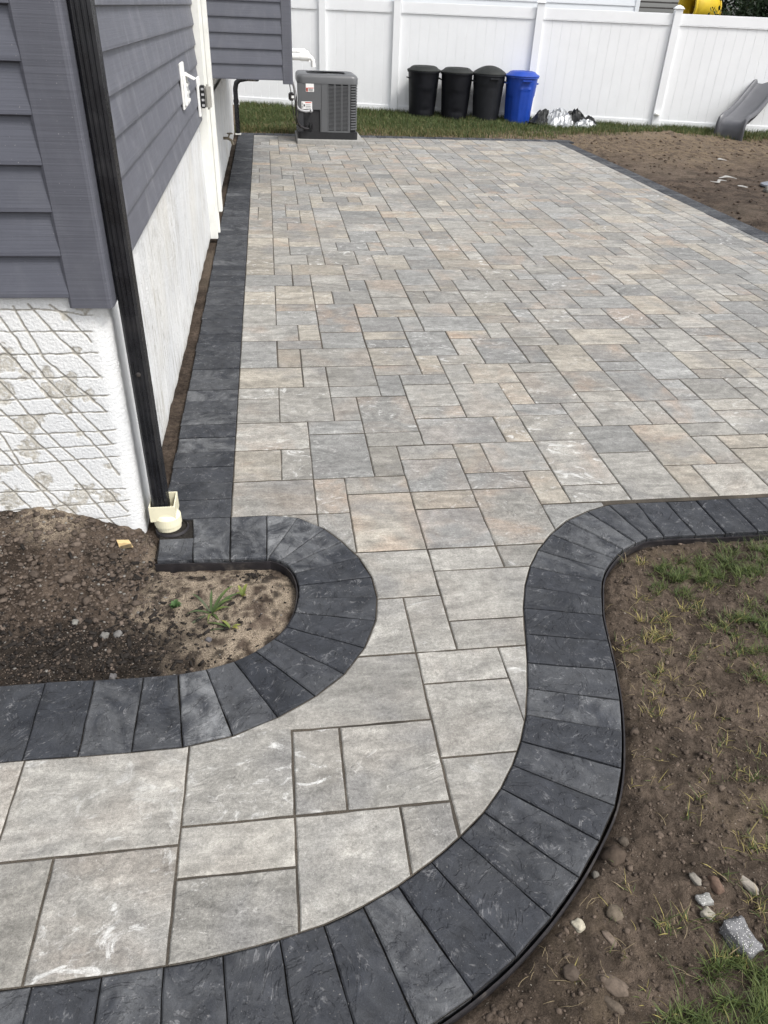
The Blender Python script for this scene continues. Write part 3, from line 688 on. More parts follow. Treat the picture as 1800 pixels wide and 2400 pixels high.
# ------------------------------------------------------------------ house
house = empty('house', (-1.6, 6.0, 0))
def hb(mb, name, mat, parent=None, smooth=False):
    o = mb.build(name, mat, parent or house, smooth)
    if parent is None: o.matrix_parent_inverse = Matrix.Translation((1.6, -6.0, 0))
    return o
WX, WY = -0.545, 2.400      # stucco planes
CO, ZB = 0.1257, 0.921      # siding course, bottom edge
PROF = [(-.012, .004), (.013, .0), (.0185, .003), (.0185, .014), (.003, .131), (-.012, .131)]
for k in range(18):
    z = ZB + CO * k
    hb(MB().extrude(PROF, lambda p, t: (t, WY - .006 - p[0], z + p[1]), -2.6, -.640), 'siding_board', 'siding_clean')
    hb(MB().extrude(PROF, lambda p, t: (WX + .002 + p[0], t, z + p[1]), 2.497, 6.705), 'siding_board', 'siding')
TP = [(-.100, .0), (-.100, .012), (-.030, .020), (-.004, .020), (.0, .016)]
def trim(cx, cy, z0, z1, w=.128, d=.10, name='corner_trim'):
    # L shaped corner board standing proud of the siding, with a rolled edge
    p = [(-w, .0), (-w, -.016), (-w + .008, -.022), (-w + .022, -.022), (-.012, -.026), (-.003, -.024), (.002, -.018), (.004, -.008), (.004, d - .02), (.0, d - .008), (.0, d), (-.012, d), (-.012, 0)]
    return hb(MB().extrude(p, lambda q, t: (cx + q[0], cy + q[1], t), z0, z1), name, 'trim')
trim(-0.517, 2.396, 0.890, 3.2)
# stucco foundation, front: the scored lines are cut into the surface
GH = [[(-1.2,.88),(-0.861,0.878),(-0.723,0.877),(-0.587,0.856)],[(-1.2,.812),(-0.878,0.808),(-0.596,0.804)],[(-1.2,.725),(-0.897,0.728),(-0.594,0.731)],[(-1.2,.64),(-0.917,0.645),(-0.599,0.646)],[(-1.2,.557),(-0.936,0.567),(-0.586,0.578)],[(-1.2,.51),(-0.95,0.51),(-0.601,0.516)],[(-1.2,.46),(-0.964,0.451),(-0.866,0.437),(-0.582,0.443)],[(-1.2,.36),(-0.983,0.373),(-0.596,0.389)],[(-1.2,.30),(-0.997,0.314),(-0.588,0.339)],[(-1.2,.2),(-1.023,0.205),(-0.588,0.201)],[(-1.2,.115),(-1.044,0.122),(-0.585,0.149)],[(-1.1,.05),(-0.839,0.061),(-0.59,0.08)],[(-0.736,0.016),(-0.639,0.018)]]
GD = [[(-0.711,0.892),(-0.655,0.846),(-0.607,0.768)],[(-0.774,0.897),(-0.719,0.806),(-0.595,0.643)],[(-0.822,0.888),(-0.763,0.712),(-0.601,0.517)],[(-0.867,0.853),(-0.776,0.647),(-0.606,0.393)],[(-.93,.84),(-0.889,0.762),(-0.773,0.568),(-0.632,0.334),(-0.6,0.261)],[(-1.02,.82),(-0.92,0.634),(-0.815,0.44),(-0.734,0.325),(-0.593,0.097)],[(-1.1,.78),(-0.944,0.533),(-0.789,0.315),(-0.644,0.022)],[(-1.15,.7),(-0.965,0.445),(-0.92,0.288),(-0.734,0.027)],[(-1.15,.6),(-0.98,0.385),(-0.869,0.181),(-0.813,0.053)],[(-1.15,.48),(-1.01,0.26),(-0.894,0.065)],[(-1.15,.3),(-1.034,0.162),(-0.959,0.065)]]
SEG = []
for l, w in [(q, .0024) for q in GH] + [(q, .0036) for q in GD]:
    for i in range(len(l) - 1): SEG.append((*l[i], *l[i + 1], w))
SA = np.array(SEG)
BARE = [(-.95,.78,.05),(-.82,.66,.035),(-.9,.38,.045),(-.7,.44,.02),(-.80,.13,.04),(-.63,.3,.016),(-1.0,.18,.05),(-.66,.74,.018),(-.90,.70,.05),(-.92,.60,.05),(-.755,.60,.042),(-.70,.615,.045),(-.87,.47,.05),(-.66,.575,.035),(-.86,.25,.04),(-.735,.185,.05),(-.65,.17,.04),(-.675,.86,.022),(-1.0,.6,.09),(-1.05,.4,.06),(-.76,.655,.03),(-.98,.3,.03),(-.74,.54,.03),(-.62,.88,.03)]
VX = np.concatenate([np.arange(-1.35, -1.0, .012), np.arange(-1.0, -.600, .0023)]); RC = .055
front = [(x, WY, 0, -1) for x in VX] + [(WX - RC + RC * math.sin(a), WY + RC - RC * math.cos(a), math.sin(a), -math.cos(a)) for a in np.linspace(0, math.pi / 2, 16)] + [(WX, 2.47, 1, 0)]
side = [(WX, yy, 1, 0) for yy in np.concatenate([np.arange(2.47, 4.6, .014), np.arange(4.6, 13.1, .05)])]
def stucco(path, ZS, name):
    V = np.zeros((len(ZS), len(path), 3), np.float32); C = np.zeros((len(ZS), len(path), 3), np.float32)
    d0 = (SA[:, 2] - SA[:, 0])[None]; d1 = (SA[:, 3] - SA[:, 1])[None]; px = np.array([p[0] for p in path])
    for zi, z in enumerate(ZS):
        jx = np.array([.004 * nz(x * 30, z * 30, 2) for x in px]); jz = np.array([.004 * nz(x * 30, z * 30, 7) for x in px]); xs = (px + jx)[:, None]; zs = (z + jz)[:, None]
        if path is front:
            t = np.clip(((xs - SA[None, :, 0]) * d0 + (zs - SA[None, :, 1]) * d1) / (d0 * d0 + d1 * d1), 0, 1)
            dm = (np.hypot(xs - SA[None, :, 0] - t * d0, zs - SA[None, :, 1] - t * d1) / SA[None, :, 4]).min(1)
        for pi, (x, y, nx_, ny_) in enumerate(path):
            h = 0.0; bare = 0.0; gro = 0.0; scr = 0.0
            if path is front:
                if y <= WY + .02:
                    m_ = float(dm[pi]); gro = sst(1.25, .5, m_); h -= .0030 * gro
                for (bx, bz, br) in BARE:
                    q = math.hypot((x - bx), (z - bz) * 1.25) / br
                    if q < 1.9: bare = max(bare, sst(1.05, .80, q + .95 * nz(x * 19, z * 19, 1) + .55 * nz(x * 60, z * 60, 4)))
                h += -.0016 * bare + .0011 * nz(x * 120, z * 150, y * 120) * (1 - .6 * bare)
            else:
                scr = sst(2.46, 2.9, y); h = .0016 * nz(y * 40, z * 9, 3) + .0008 * nz(y * 120, z * 120) + .008 * nz(y * .8, z * 2) * scr
                bare = .75 * sst(.10, .0, z + .06 * nz(y * 5, 3) + .04 * nz(y * 22, z * 20)) + .5 * sst(.45, .7, nz(y * 3, z * 1.5, 8))
                if z < .06: h -= .03 * sst(.03, -.02, z + .02 * nz(y * 6, 2)) * scr
            V[zi, pi] = (x + nx_ * h, y + ny_ * h, z); C[zi, pi] = (bare, gro, scr)
    I = np.arange(V.shape[0] * V.shape[1]).reshape(V.shape[:2])
    Fq = np.stack([I[:-1, :-1], I[:-1, 1:], I[1:, 1:], I[1:, :-1]], -1).reshape(-1, 4)
    o = bulk(name, V.reshape(-1, 3), Fq, 'stucco', house, C.reshape(-1, 3), 'mix', True); o.matrix_parent_inverse = Matrix.Translation((1.6, -6, 0)); return o
stucco(side, np.arange(-.10, .95, .011), 'foundation_wall')
o = stucco(front, np.arange(-.06, .945, .0028), 'foundation_wall')
o['label'] = 'white stucco foundation with scored cross-hatched lines'
hb(MB().box((-2.6, WY + .02, -.1), (WX - .03, 13.08, 3.25)), 'wall_core', 'whitetrim')
# white vertical trim at the end of the side siding
hb(MB().box((-.555, 6.71, .01), (-.482, 6.76, 3.2), .004), 'vertical_trim', 'whitetrim')
hb(MB().box((-.535, 6.765, .22), (-.430, 6.86, 3.2), .005), 'vertical_trim', 'whitetrim')
hb(MB().box((-.487, 6.762, .05), (-.462, 6.79, 3.2), .003), 'vertical_trim', 'whitetrim')
# overhanging bay
BX0, BX1, BY, BZ = -.52, .150, 8.40, 1.088
for k in range(17):
    z = BZ + CO * k
    hb(MB().extrude(PROF, lambda p, t: (t, BY - p[0], z + p[1]), -.60, BX1), 'siding_board', 'siding_clean')
    hb(MB().extrude(PROF, lambda p, t: (.225 + p[0], t, z + p[1]), BY + .1, 11.6), 'siding_board', 'siding_clean')
trim(.243, 8.402, BZ - .030, 3.2, .095, .10)
hb(MB().box((-.56, BY + .012, BZ + .004), (.224, 11.6, BZ + .03)), 'soffit', 'trim')
hb(MB().box((-.56, BY + .013, BZ + .032), (.223, 11.59, 3.2)), 'bay_core', 'trim')
tag(house, 'grey vinyl sided house with white scored stucco base and overhanging bay', 'house')

# downspout at the corner
ds = empty('downspout', (-.48, 2.47, 0)); T = Matrix.Translation((.48, -2.47, 0))
px0, px1, py0, py1 = -.509, -.453, 2.430, 2.512
prof = []
def ribbed(a, b, n, depth, fix, axis, sgn):
    out = []
    for i in range(n):
        t0 = a + (b - a) * (i + .15) / n; t1 = a + (b - a) * (i + .5) / n; t2 = a + (b - a) * (i + .85) / n
        for t, dd in ((t0, 0), (t1 - (b - a) / n * .18, depth), (t1 + (b - a) / n * .18, depth), (t2, 0)): out.append((t, fix + sgn * dd) if axis == 0 else (fix + sgn * dd, t))
    return out
prof = ribbed(px0 + .005, px1 - .005, 3, .0022, py0, 0, 1) + ribbed(py0 + .008, py1 - .006, 6, .0026, px1, 1, -1) + [(px1 - .006, py1), (px0 + .006, py1), (px0, py1 - .006), (px0, py0 + .006)]
o = MB().extrude(prof, lambda p, t: (p[0], p[1], t), .045, 3.15).build('pipe', 'black', ds); o.matrix_parent_inverse = T
o = MB().lathe([(.0, .0), (.0085, .0), (.0085, .002), (.004, .004), (0.001, .004)], 16).build('screw', 'rubber', ds)
o.matrix_parent_inverse = T; o.matrix_basis = Matrix.Translation((-.481, py0 - .001, .640)) @ Matrix.Rotation(math.pi / 2, 4, 'X')
ad = MB()
def box_ring(m, x0, x1, y0, y1, z0, z1, th):
    m.box((x0, y0, z0), (x1, y0 + th, z1)); m.box((x0, y1 - th, z0), (x1, y1, z1)); m.box((x0, y0 + th, z0), (x0 + th, y1 - th, z1)); m.box((x1 - th, y0 + th, z0), (x1, y1 - th, z1))
box_ring(ad, -.521, -.424, 2.418, 2.528, .034, .100, .0045)
ad.box((-.5165, 2.4225, .034), (-.4365, 2.5235, .039))
a1 = ad.build('drain_adapter', 'cream', ds); a1.matrix_parent_inverse = T
o = MB().lathe([(.030, .055), (.044, .0545), (.0505, .044), (.0515, .042), (.0525, .008), (.0495, .006), (.048, -.03), (.040, -.03)], 36, (-.462, 2.454, 0)).build('collar', 'cream', a1)
prof = []
for i in range(9): prof += [(.058 + .006 * (i % 2), -.068 + i * .0085)]
o = MB().lathe(prof + [(.057, -.006), (.055, -.03)], 36, (-.446, 2.436, 0)).build('drain_pipe', 'rubber', ds, True); o.matrix_parent_inverse = T
tag(ds, 'black ribbed downspout at the house corner standing in a cream drain adapter', 'downspout')

# wall fittings
def at(root, loc): root.location = loc; return root
ve = empty('vent_cover', (-.53, 5.42, 1.26))
MB().box((0, -.10, -.125), (.014, .10, .125), .004).build('mounting_plate', 'pvc', ve); MB().box((.0145, -.075, -.105), (.032, .075, .07), .004).build('housing', 'pvc', ve)
f_ = MB().box((0, -.065, -.006), (.06, .065, .0), .002).build('flap', 'pvc', ve); f_.location = (.030, 0, .066); f_.rotation_euler = (0, .45, 0)
for k in range(3): MB().box((.0325, -.068, -.09 + .045 * k), (.040, .068, -.072 + .045 * k), .002).build('louvre', 'pvc', ve)
tag(ve, 'white plastic vent cover with a lifted flap on the grey side siding', 'vent')
ou = empty('outdoor_outlet', (-.53, 6.55, 1.10)); MB().box((0, -.09, -.13), (.018, .07, .13), .004).build('mounting_block', 'pvc', ou)
MB().box((.0185, -.045, -.075), (.055, .045, .075), .006).build('box', 'acblack', ou); MB().box((.0555, -.052, -.082), (.098, .052, .082), .014).build('cover', 'boxgrey', ou, True)
for k in range(4): MB().box((.030, -.052, -.062 + .036 * k), (.05, -.0455, -.047 + .036 * k)).build('knockout', 'conduit', ou)
tag(ou, 'beige weatherproof outlet cover on a white block beside the vertical trim', 'outlet')
sp = empty('hose_spigot', (WX, 9.8, .38)); MB().tube([(0, 0, 0), (.05, 0, 0), (.09, 0, -.02), (.11, 0, -.07)], [.016, .016, .015, .018], 10).build('tap_body', 'brass', sp, True)
MB().tube([(.055, 0, 0), (.075, 0, .045)], .008, 8).build('stem', 'brass', sp); MB().lathe([(.0, 0), (.034, 0), (.036, .006), (.03, .012), (0.0, .012)], 12, (.078, 0, .045)).build('handle', 'brass', sp)
tag(sp, 'weathered metal hose spigot on the stucco wall under the bay', 'spigot')
bp = empty('drain_pipe', (-.49, 13.02, 0)); MB().tube([(0, 0, 0), (0, 0, .5), (0, 0, .62), (.02, -.01, .70), (.07, -.02, .745), (.2, -.06, .77), (.34, -.5, .80)], .036, 14).build('pipe', 'black', bp, True)
MB().tube([(0, 0, .44), (0, 0, .48)], .041, 14).build('coupling', 'rubber', bp, True); MB().box((-.045, -.045, 0), (.045, .045, .02), .004).build('foot', 'whitetrim', bp)
tag(bp, 'black bent drain pipe rising under the bay from the far border', 'pipe')
def pvc(y, z, x1, r, name, label):
    e = empty(name, (.236, y, z)); L = x1 - .236
    MB().tube([(0, 0, 0), (L - .09, 0, 0)], r, 18).build('pipe', 'pvc', e, True); MB().tube([(L - .10, 0, 0), (L, 0, 0)], r * 1.18, 18).build('coupling', 'pvc', e, True)
    MB().tube([(L - .005, 0, 0), (L + .03, 0, -.01), (L + .05, 0, -.04), (L + .052, 0, -.085)], [r * .8, r * .72, r * .66, r * .62], 14).build('elbow', 'pvc', e, True)
    MB().tube([(L + .051, 0, -.06), (L + .053, 0, -.10)], r * .74, 14).build('end_ring', 'pvc', e, True); tag(e, label, 'pipe', 'vent pipes on the bay')
pvc(10.4, 1.195, .50, .037, 'vent_pipe', 'thicker front white vent pipe on the bay side above the condenser')
pvc(10.75, 1.232, .47, .030, 'vent_pipe', 'thinner white vent pipe behind the thicker one on the bay side')

# ------------------------------------------------------------------ condenser
pad = MB().box((.40, 12.20, -.008), (1.40, 13.24, .052), .006).build('concrete_pad', 'concrete'); tag(pad, 'grey concrete pad under the air conditioner at the patio end', 'pad')
AX0, AX1, AY0, AY1 = .425, 1.305, 12.34, 13.18
ac = empty('air_conditioner', ((AX0 + AX1) / 2, (AY0 + AY1) / 2, .052)); TA = Matrix.Translation((-(AX0 + AX1) / 2, -(AY0 + AY1) / 2, -.052))
def rsq(x0, x1, y0, y1, r, n=6):
    o = []
    for cx, cy, a0 in ((x1 - r, y1 - r, 0), (x0 + r, y1 - r, 90), (x0 + r, y0 + r, 180), (x1 - r, y0 + r, 270)):
        for k in range(n + 1):
            a = math.radians(a0 + 90 * k / n); o.append((cx + r * math.cos(a), cy + r * math.sin(a)))
    return o
def ab(m, name, mat, parent=None, smooth=False):
    o = m.build(name, mat, parent or ac, smooth)
    if parent is None: o.matrix_parent_inverse = TA
    return o
E_ = lambda p, t: (p[0], p[1], t)
ab(MB().extrude(rsq(AX0 + .02, AX1 - .02, AY0 + .02, AY1 - .02, .10), E_, .14, .80), 'coil_core', 'acin')
ab(MB().extrude(rsq(AX0 - .006, AX1 + .006, AY0 - .006, AY1 + .006, .05), E_, .0535, .145), 'base_pan', 'acblack')
cap = MB(); rings = [(-.004, .775), (-.004, .845), (.006, .872), (.028, .889), (.06, .894)]; n = None; v = []; f = []
for (ins, z) in rings:
    r_ = rsq(AX0 + ins, AX1 - ins, AY0 + ins, AY1 - ins, max(.09 - ins * .3, .03)); n = len(r_); v += [(p[0], p[1], z) for p in r_]
cxa, cya = (AX0 + AX1) / 2, (AY0 + AY1) / 2; rr = rsq(AX0, AX1, AY0, AY1, .09)
for rad, z in ((.37, .892), (.36, .885), (.35, .80)):
    v += [(cxa + rad * math.cos(math.atan2(p[1] - cya, p[0] - cxa)), cya + rad * math.sin(math.atan2(p[1] - cya, p[0] - cxa)), z) for p in rr]
for i in range(len(rings) + 2):
    for k in range(n): f.append((i * n + k, i * n + (k + 1) % n, (i + 1) * n + (k + 1) % n, (i + 1) * n + k))
f.append(tuple((len(rings) + 2) * n + k for k in range(n))); f.append(tuple(range(n))[::-1]); cap.add(v, f)
ab(cap, 'top_cap', 'acgrey', None, True)
g_ = MB()
for k in range(7): g_.lathe([(.05 + .045 * k, .880), (.053 + .045 * k, .884), (.05 + .045 * k, .888)], 40, (cxa, cya, 0), False)
ab(g_, 'fan_guard', 'acblack')
ab(MB().box((AX0 + .002, AY0, .440), (.768, AY0 + .03, .775), .004), 'service_panel', 'acgrey')
ab(MB().box((AX0 + .004, AY0 + .030, .146), (.752, AY0 + .06, .438)), 'valve_recess', 'acdark')
ab(MB().box((.752, AY0 + .002, .146), (.768, AY0 + .06, .4385)), 'recess_edge', 'acgrey')
ab(MB().box((.770, AY0 - .001, .146), (.862, AY0 + .03, .774), .003), 'corner_panel', 'acgrey')
sl = MB()
for k in range(34): sl.box((.863, AY0 + .001, .178 + k * .0172), (1.168, AY0 + .014, .1866 + k * .0172))
ab(sl, 'louvre_panel', 'acgrey'); st = MB()
for xx in (.863, .953, .968, 1.055, 1.07, 1.158): st.box((xx, AY0 - .003, .165), (xx + .010, AY0 + .0005, .774))
st.box((.863, AY0 - .002, .146), (1.168, AY0 + .010, .168)); ab(st, 'louvre_frame', 'acgrey')
ab(MB().box((1.1685, AY0 - .003, .146), (1.196, AY0 + .02, .774), .003), 'corner_panel', 'acgrey')
sl = MB(); cr = (AX1 - .10, AY0 + .10)
for k in range(17):
    z = .185 + k * .035; pr = []
    for a in range(-90, 1, 10): pr.append((cr[0] + .10 * math.cos(math.radians(a)), cr[1] + .10 * math.sin(math.radians(a))))
    pr.append((AX1, AY1 - .1)); inn = [(p[0] - .012 * (p[0] - cr[0]) / .1, p[1] - .012 * min(1, (p[1] - cr[1]) / .1) if p[1] < cr[1] else p[1]) for p in pr][::-1]
    sl.extrude(pr + inn, E_, z, z + .019)
ab(sl, 'side_louvres', 'acgrey')
for x0, x1, z0, z1, bits in ((.545, .662, .670, .787, 'a'), (.478, .632, .446, .545, 'b')):
    lb = ab(MB().box((x0, AY0 - .0035, z0), (x1, AY0 - .0005, min(z1, .773))), 'label', 'label')
    m1, m2 = MB(), MB()
    if bits == 'a':
        m1.box((x0 + .004, AY0 - .005, z0 + .004), (x0 + .030, AY0 - .0036, z0 + .052)); m1.box((x0 + .034, AY0 - .005, z0 + .045), (x1 - .006, AY0 - .0036, z0 + .053)); m2.box((x0 + .010, AY0 - .0062, z0 + .012), (x0 + .023, AY0 - .0051, z0 + .040))
        for k in range(4): m2.box((x0 + .036, AY0 - .005, z0 + .008 + k * .009), (x1 - .01 - .006 * (k % 2), AY0 - .0036, z0 + .0115 + k * .009))
    else:
        m1.box((x0 + .055, AY0 - .005, z1 - .018), (x1 - .01, AY0 - .0036, z1 - .008)); m2.box((x0 + .03, AY0 - .005, z0 + .035), (x0 + .05, AY0 - .0036, z0 + .062))
        for k in range(3): m2.box((x0 + .062, AY0 - .005, z0 + .014 + k * .02), (x1 - .02, AY0 - .0036, z0 + .019 + k * .02))
        for k in range(4): m2.box((x0 + .006, AY0 - .005, z0 + .012 + k * .02), (x0 + .024, AY0 - .0036, z0 + .02 + k * .02))
    ab(m1, 'red_print', 'red', lb); ab(m2, 'black_print', 'ink', lb)
vm_ = MB()
for xx, zz in ((.545, .215), (.60, .235), (.635, .225)): vm_.tube([(xx, AY0 + .03, zz), (xx, AY0 - .02, zz)], .011, 8); vm_.tube([(xx, AY0 - .01, zz - .03), (xx, AY0 - .01, zz + .035)], .012, 8)
ab(vm_, 'service_valve', 'acblack', None, True)
tag(ac, 'dark grey air conditioner condenser with louvred sides on the concrete pad', 'air conditioner')
ln = empty('refrigerant_line', (.35, 12.25, .05)); TL = Matrix.Translation((-.35, -12.25, -.05))
o = MB().tube([(.20, 11.3, 1.10), (.30, 11.9, .93), (.35, 12.2, .80), (.385, 12.24, .68), (.397, 12.24, .597), (.397, 12.25, .372), (.415, 12.27, .28), (.455, 12.29, .222), (.52, 12.30, .195), (.575, 12.31, .19)], .016, 10).build('insulated_tube', 'rubber', ln, True); o.matrix_parent_inverse = TL
o = MB().tube([(.21, 11.35, 1.10), (.30, 11.9, .90), (.310, 12.2, .756), (.327, 12.2, .665), (.341, 12.22, .489), (.365, 12.25, .35), (.401, 12.28, .251), (.46, 12.3, .20)], .0065, 8).build('thin_cable', 'rubber', ln, True); o.matrix_parent_inverse = TL
o = MB().box((.288, 12.15, .565), (.368, 12.23, .668), .014).build('filter_box', 'rubber', ln, True); o.matrix_parent_inverse = TL
o = MB().box((.330, 12.146, .60), (.366, 12.149, .632)).build('sticker', 'label', ln); o.matrix_parent_inverse = TL
tag(ln, 'black insulated refrigerant lines with a small box running to the condenser', 'tubing')
cd = empty('electrical_conduit', (.375, 12.2, .7)); TL = Matrix.Translation((-.375, -12.2, -.7)); pth = [(.23, 11.4, 1.10), (.33, 11.95, .86), (.375, 12.2, .724), (.384, 12.24, .60), (.397, 12.26, .514), (.42, 12.27, .462), (.465, 12.28, .435), (.54, 12.28, .422), (.612, 12.30, .432), (.62, 12.36, .435)]
o = MB().tube(pth, .0165, 10).build('flexible_tube', 'conduit', cd, True); o.matrix_parent_inverse = TL
o = MB().tube([(.60, 12.285, .43), (.625, 12.305, .433)], .024, 10).build('connector', 'conduit', cd); o.matrix_parent_inverse = TL
tag(cd, 'grey flexible conduit looping into the front of the condenser', 'conduit')

# ------------------------------------------------------------------ fence (local x runs along it)
FA = math.atan(FENCE_B); fence = empty('vinyl_fence', (0, FENCE_A, 0), FA); k_ = 1 / math.cos(FA)
posts = [-3.7, -1.35, 1.09, 2.46, 4.99, 7.34, 9.78, 12.2]
for a in posts:
    X = a * k_; MB().box((X - .068, -.068, -.1), (X + .068, .068, 1.90), .006).build('post', 'white', fence)
    pc = MB(); pc.box((X - .086, -.086, 1.901), (X + .086, .086, 1.918), .004); pc.add([(X - .078, -.078, 1.9185), (X + .078, -.078, 1.9185), (X + .078, .078, 1.9185), (X - .078, .078, 1.9185), (X - .05, -.05, 1.945), (X + .05, -.05, 1.945), (X + .05, .05, 1.945), (X - .05, .05, 1.945), (X, 0, 1.965)], [(0, 1, 5, 4), (1, 2, 6, 5), (2, 3, 7, 6), (3, 0, 4, 7), (4, 5, 8), (5, 6, 8), (6, 7, 8), (7, 4, 8), (3, 2, 1, 0)])
    pc.build('post_cap', 'white', fence)
for a, b in zip(posts[:-1], posts[1:]):
    x0, x1 = a * k_ + .069, b * k_ - .069
    MB().box((x0, -.026, 1.668), (x1, .026, 1.835), .006).build('top_rail', 'white', fence); MB().box((x0, -.030, 1.655), (x1, .030, 1.667), .002).build('rail_lip', 'white', fence)
    MB().box((x0, -.026, -.02), (x1, .026, .142), .006).build('bottom_rail', 'white', fence)
    n = max(1, round((x1 - x0) / .176)); w = (x1 - x0) / n
    for i in range(n):
        c0 = x0 + i * w + .0003; c1 = x0 + (i + 1) * w - .0003
        prf = [(c0, -.0085), (c0 + .003, -.0114), (c0 + .006, -.012), (c1 - .006, -.012), (c1 - .003, -.0114), (c1, -.0085), (c1, .011), (c0, .011)]
        MB().extrude(prf, lambda p, t: (p[0], p[1] + random.uniform(-.0004, .0004), t), .13, 1.675).build('picket', 'white', fence)
o = MB().lathe([(.0, 0), (.05, 0), (.055, .02), (.04, .04), (0, .045)], 14).build('light_fitting', 'whitetrim', fence); o.location = (7.34 * k_, -.09, .23)
tag(fence, 'long white vinyl privacy fence along the back of the yard', 'fence')

# ------------------------------------------------------------------ bins
def bin_body(r0, r1, h, kind):
    def sq(a, z):
        c, s = abs(math.cos(a)), abs(math.sin(a)); q = (c ** 3.0 + s ** 3.0) ** (-1 / 3.0); v = .94 + .06 * q * 1.0
        d = (a + math.pi / 2 + math.pi) % (2 * math.pi) - math.pi      # 0 = front
        if kind == 'a' and abs(d) < .62 and .10 < z < h * .66: v -= .030 * sst(.62, .52, abs(d)) * sst(h * .66, h * .60, z)
        if kind == 'a' and abs(d) < .30 and z < h * .26: v -= .030 * sst(.30, .22, abs(d)) * sst(h * .27, h * .22, z)
        if kind == 'b' and .16 < d < .34 and z < h * .90: v -= .030
        if kind == 'b' and z > h * .80: v += .018
        if kind == 'c' and abs(abs(d) - .30) < .07 and z < h * .80: v += .030
        if kind == 'c' and abs(d) < .36 and h * .76 < z < h * .80: v += .03
        if kind == 'c' and abs(d) > .95 and abs(d) < 1.5 and z < h * .62: v -= .05
        return v
    prof = [(r0 - .012, 0), (r0, .015)] + [(r0 + (r1 - r0) * (i / 26), .015 + (h - .015) * i / 26) for i in range(1, 27)] + [(r1 + .018, h), (r1 + .018, h - .0), (r1 + .016, h + .018), (r1 - .01, h + .018), (r1 - .015, h - .03)]
    return MB().lathe(prof, 72, (0, 0, 0), True, sq)
def lid(r, h, dome, ridged):
    prof = [(r + .019, h + .0195), (r + .021, h + .030), (r + .012, h + .040)]
    for i in range(1, 9):
        t = i / 8; prof.append(((r + .012) * (1 - t) + .003 * t, h + .040 + dome * (1 - (1 - t) ** 2.0 if not ridged else sst(0, .35, t)) - (.022 * sst(.55, .75, t) * sst(1, .9, t) if ridged else 0)))
    return MB().lathe(prof, 48)
def wbin(name, x, y, kind, body, lidm, label, rz=0.0, dome=.055, ridged=True, lean=(0, 0)):
    e = empty(name, (x, y, back_z(x, y) + .0), rz); e.rotation_euler = (lean[0], lean[1], rz); e.scale = (1.09, 1.09, 1.10)
    bin_body(.222, .268, .69, kind).build('body', body, e, True); l = lid(.272, .69, dome, ridged).build('lid', lidm, e, True)
    hd = MB()
    for s in (-1, 1): hd.tube([(s * .262, -.06, .60), (s * .285, -.05, .605), (s * .287, .05, .605), (s * .262, .06, .60)], .010, 8)
    hd.build('side_handles', body, e, True)
    if kind != 'a': MB().box((-.085, -.310, .640), (.085, -.272, .668), .008).build('front_grip', body, e, True)
    if ridged: MB().box((-.11, -.016, .752), (.11, .016, .772), .008).build('lid_grip', lidm, l, True)
    tag(e, label, 'trash bin', 'bins lined up against the fence')
wbin('trash_bin', 2.93, 15.93, 'a', 'binblack', 'binlid', 'black trash bin with flat lid, farthest left of the row by the fence', .05)
wbin('trash_bin', 3.53, 15.74, 'a', 'binblack', 'binlid', 'scuffed black flat-lidded trash bin between the first and the domed bin', -.05)
wbin('trash_bin', 4.11, 15.58, 'b', 'bincharcoal', 'binlid', 'charcoal trash bin with a domed lid beside the blue bin', .1, .105, False)
wbin('recycling_bin', 4.69, 15.40, 'c', 'binblue', 'binblue', 'bright blue recycling bin at the right end of the row', .05)

# crumpled tarp
tp = empty('crumpled_tarp', (5.45, 15.0, 0))
def crumple(w, d, h, seed, n=22):
    v = []; f = []
    for j in range(n):
        for i in range(n):
            u, q = i / (n - 1) * 2 - 1, j / (n - 1) * 2 - 1
            r = math.hypot(u, q); e = max(0, 1 - r ** 2.2)
            p = Vector((u * 2.6 + seed, q * 2.6, seed)); rid = 1 - abs(mnoise.noise(p * 1.3)) * 2.2; rid2 = 1 - abs(mnoise.noise(p * 3.1)) * 2
            z = h * (e * (.55 + .40 * rid) + .13 * rid2 * (.35 + e)); 
            v.append((u * w + .12 * w * mnoise.noise(p * 1.7), q * d + .18 * d * mnoise.noise(p * 1.9 + Vector((5, 0, 0))), max(z, -.01)))
    for j in range(n - 1):
        for i in range(n - 1): f.append((j * n + i, j * n + i + 1, (j + 1) * n + i + 1, (j + 1) * n + i))
    return MB().add(v, f)
def sheet(m, name, mat, loc, rot=(0, 0, 0)):
    o = obj(name, m.v, m.f, mat, tp); o.location = loc; o.rotation_euler = rot
    s = o.modifiers.new('thickness', 'SOLIDIFY'); s.thickness = .004; return o
sheet(crumple(.33, .26, .30, 2.3), 'silver_sheet', 'silver', (-.08, -.02, 0)); sheet(crumple(.26, .22, .15, 9.4), 'silver_sheet', 'silver', (.40, -.14, 0))
sheet(crumple(.22, .20, .28, 5.1), 'black_sheet', 'tarpblk', (-.40, .05, 0), (0, .25, .3)); sheet(crumple(.28, .2, .29, 7.7), 'black_sheet', 'tarpblk', (.26, .06, 0), (0, -.12, -.2))
sheet(crumple(.18, .14, .19, 3.9), 'black_sheet', 'tarpblk', (.54, .03, 0), (0, -.2, .4))
tag(tp, 'crumpled silver and black plastic tarp heaped beside the blue bin', 'tarp')

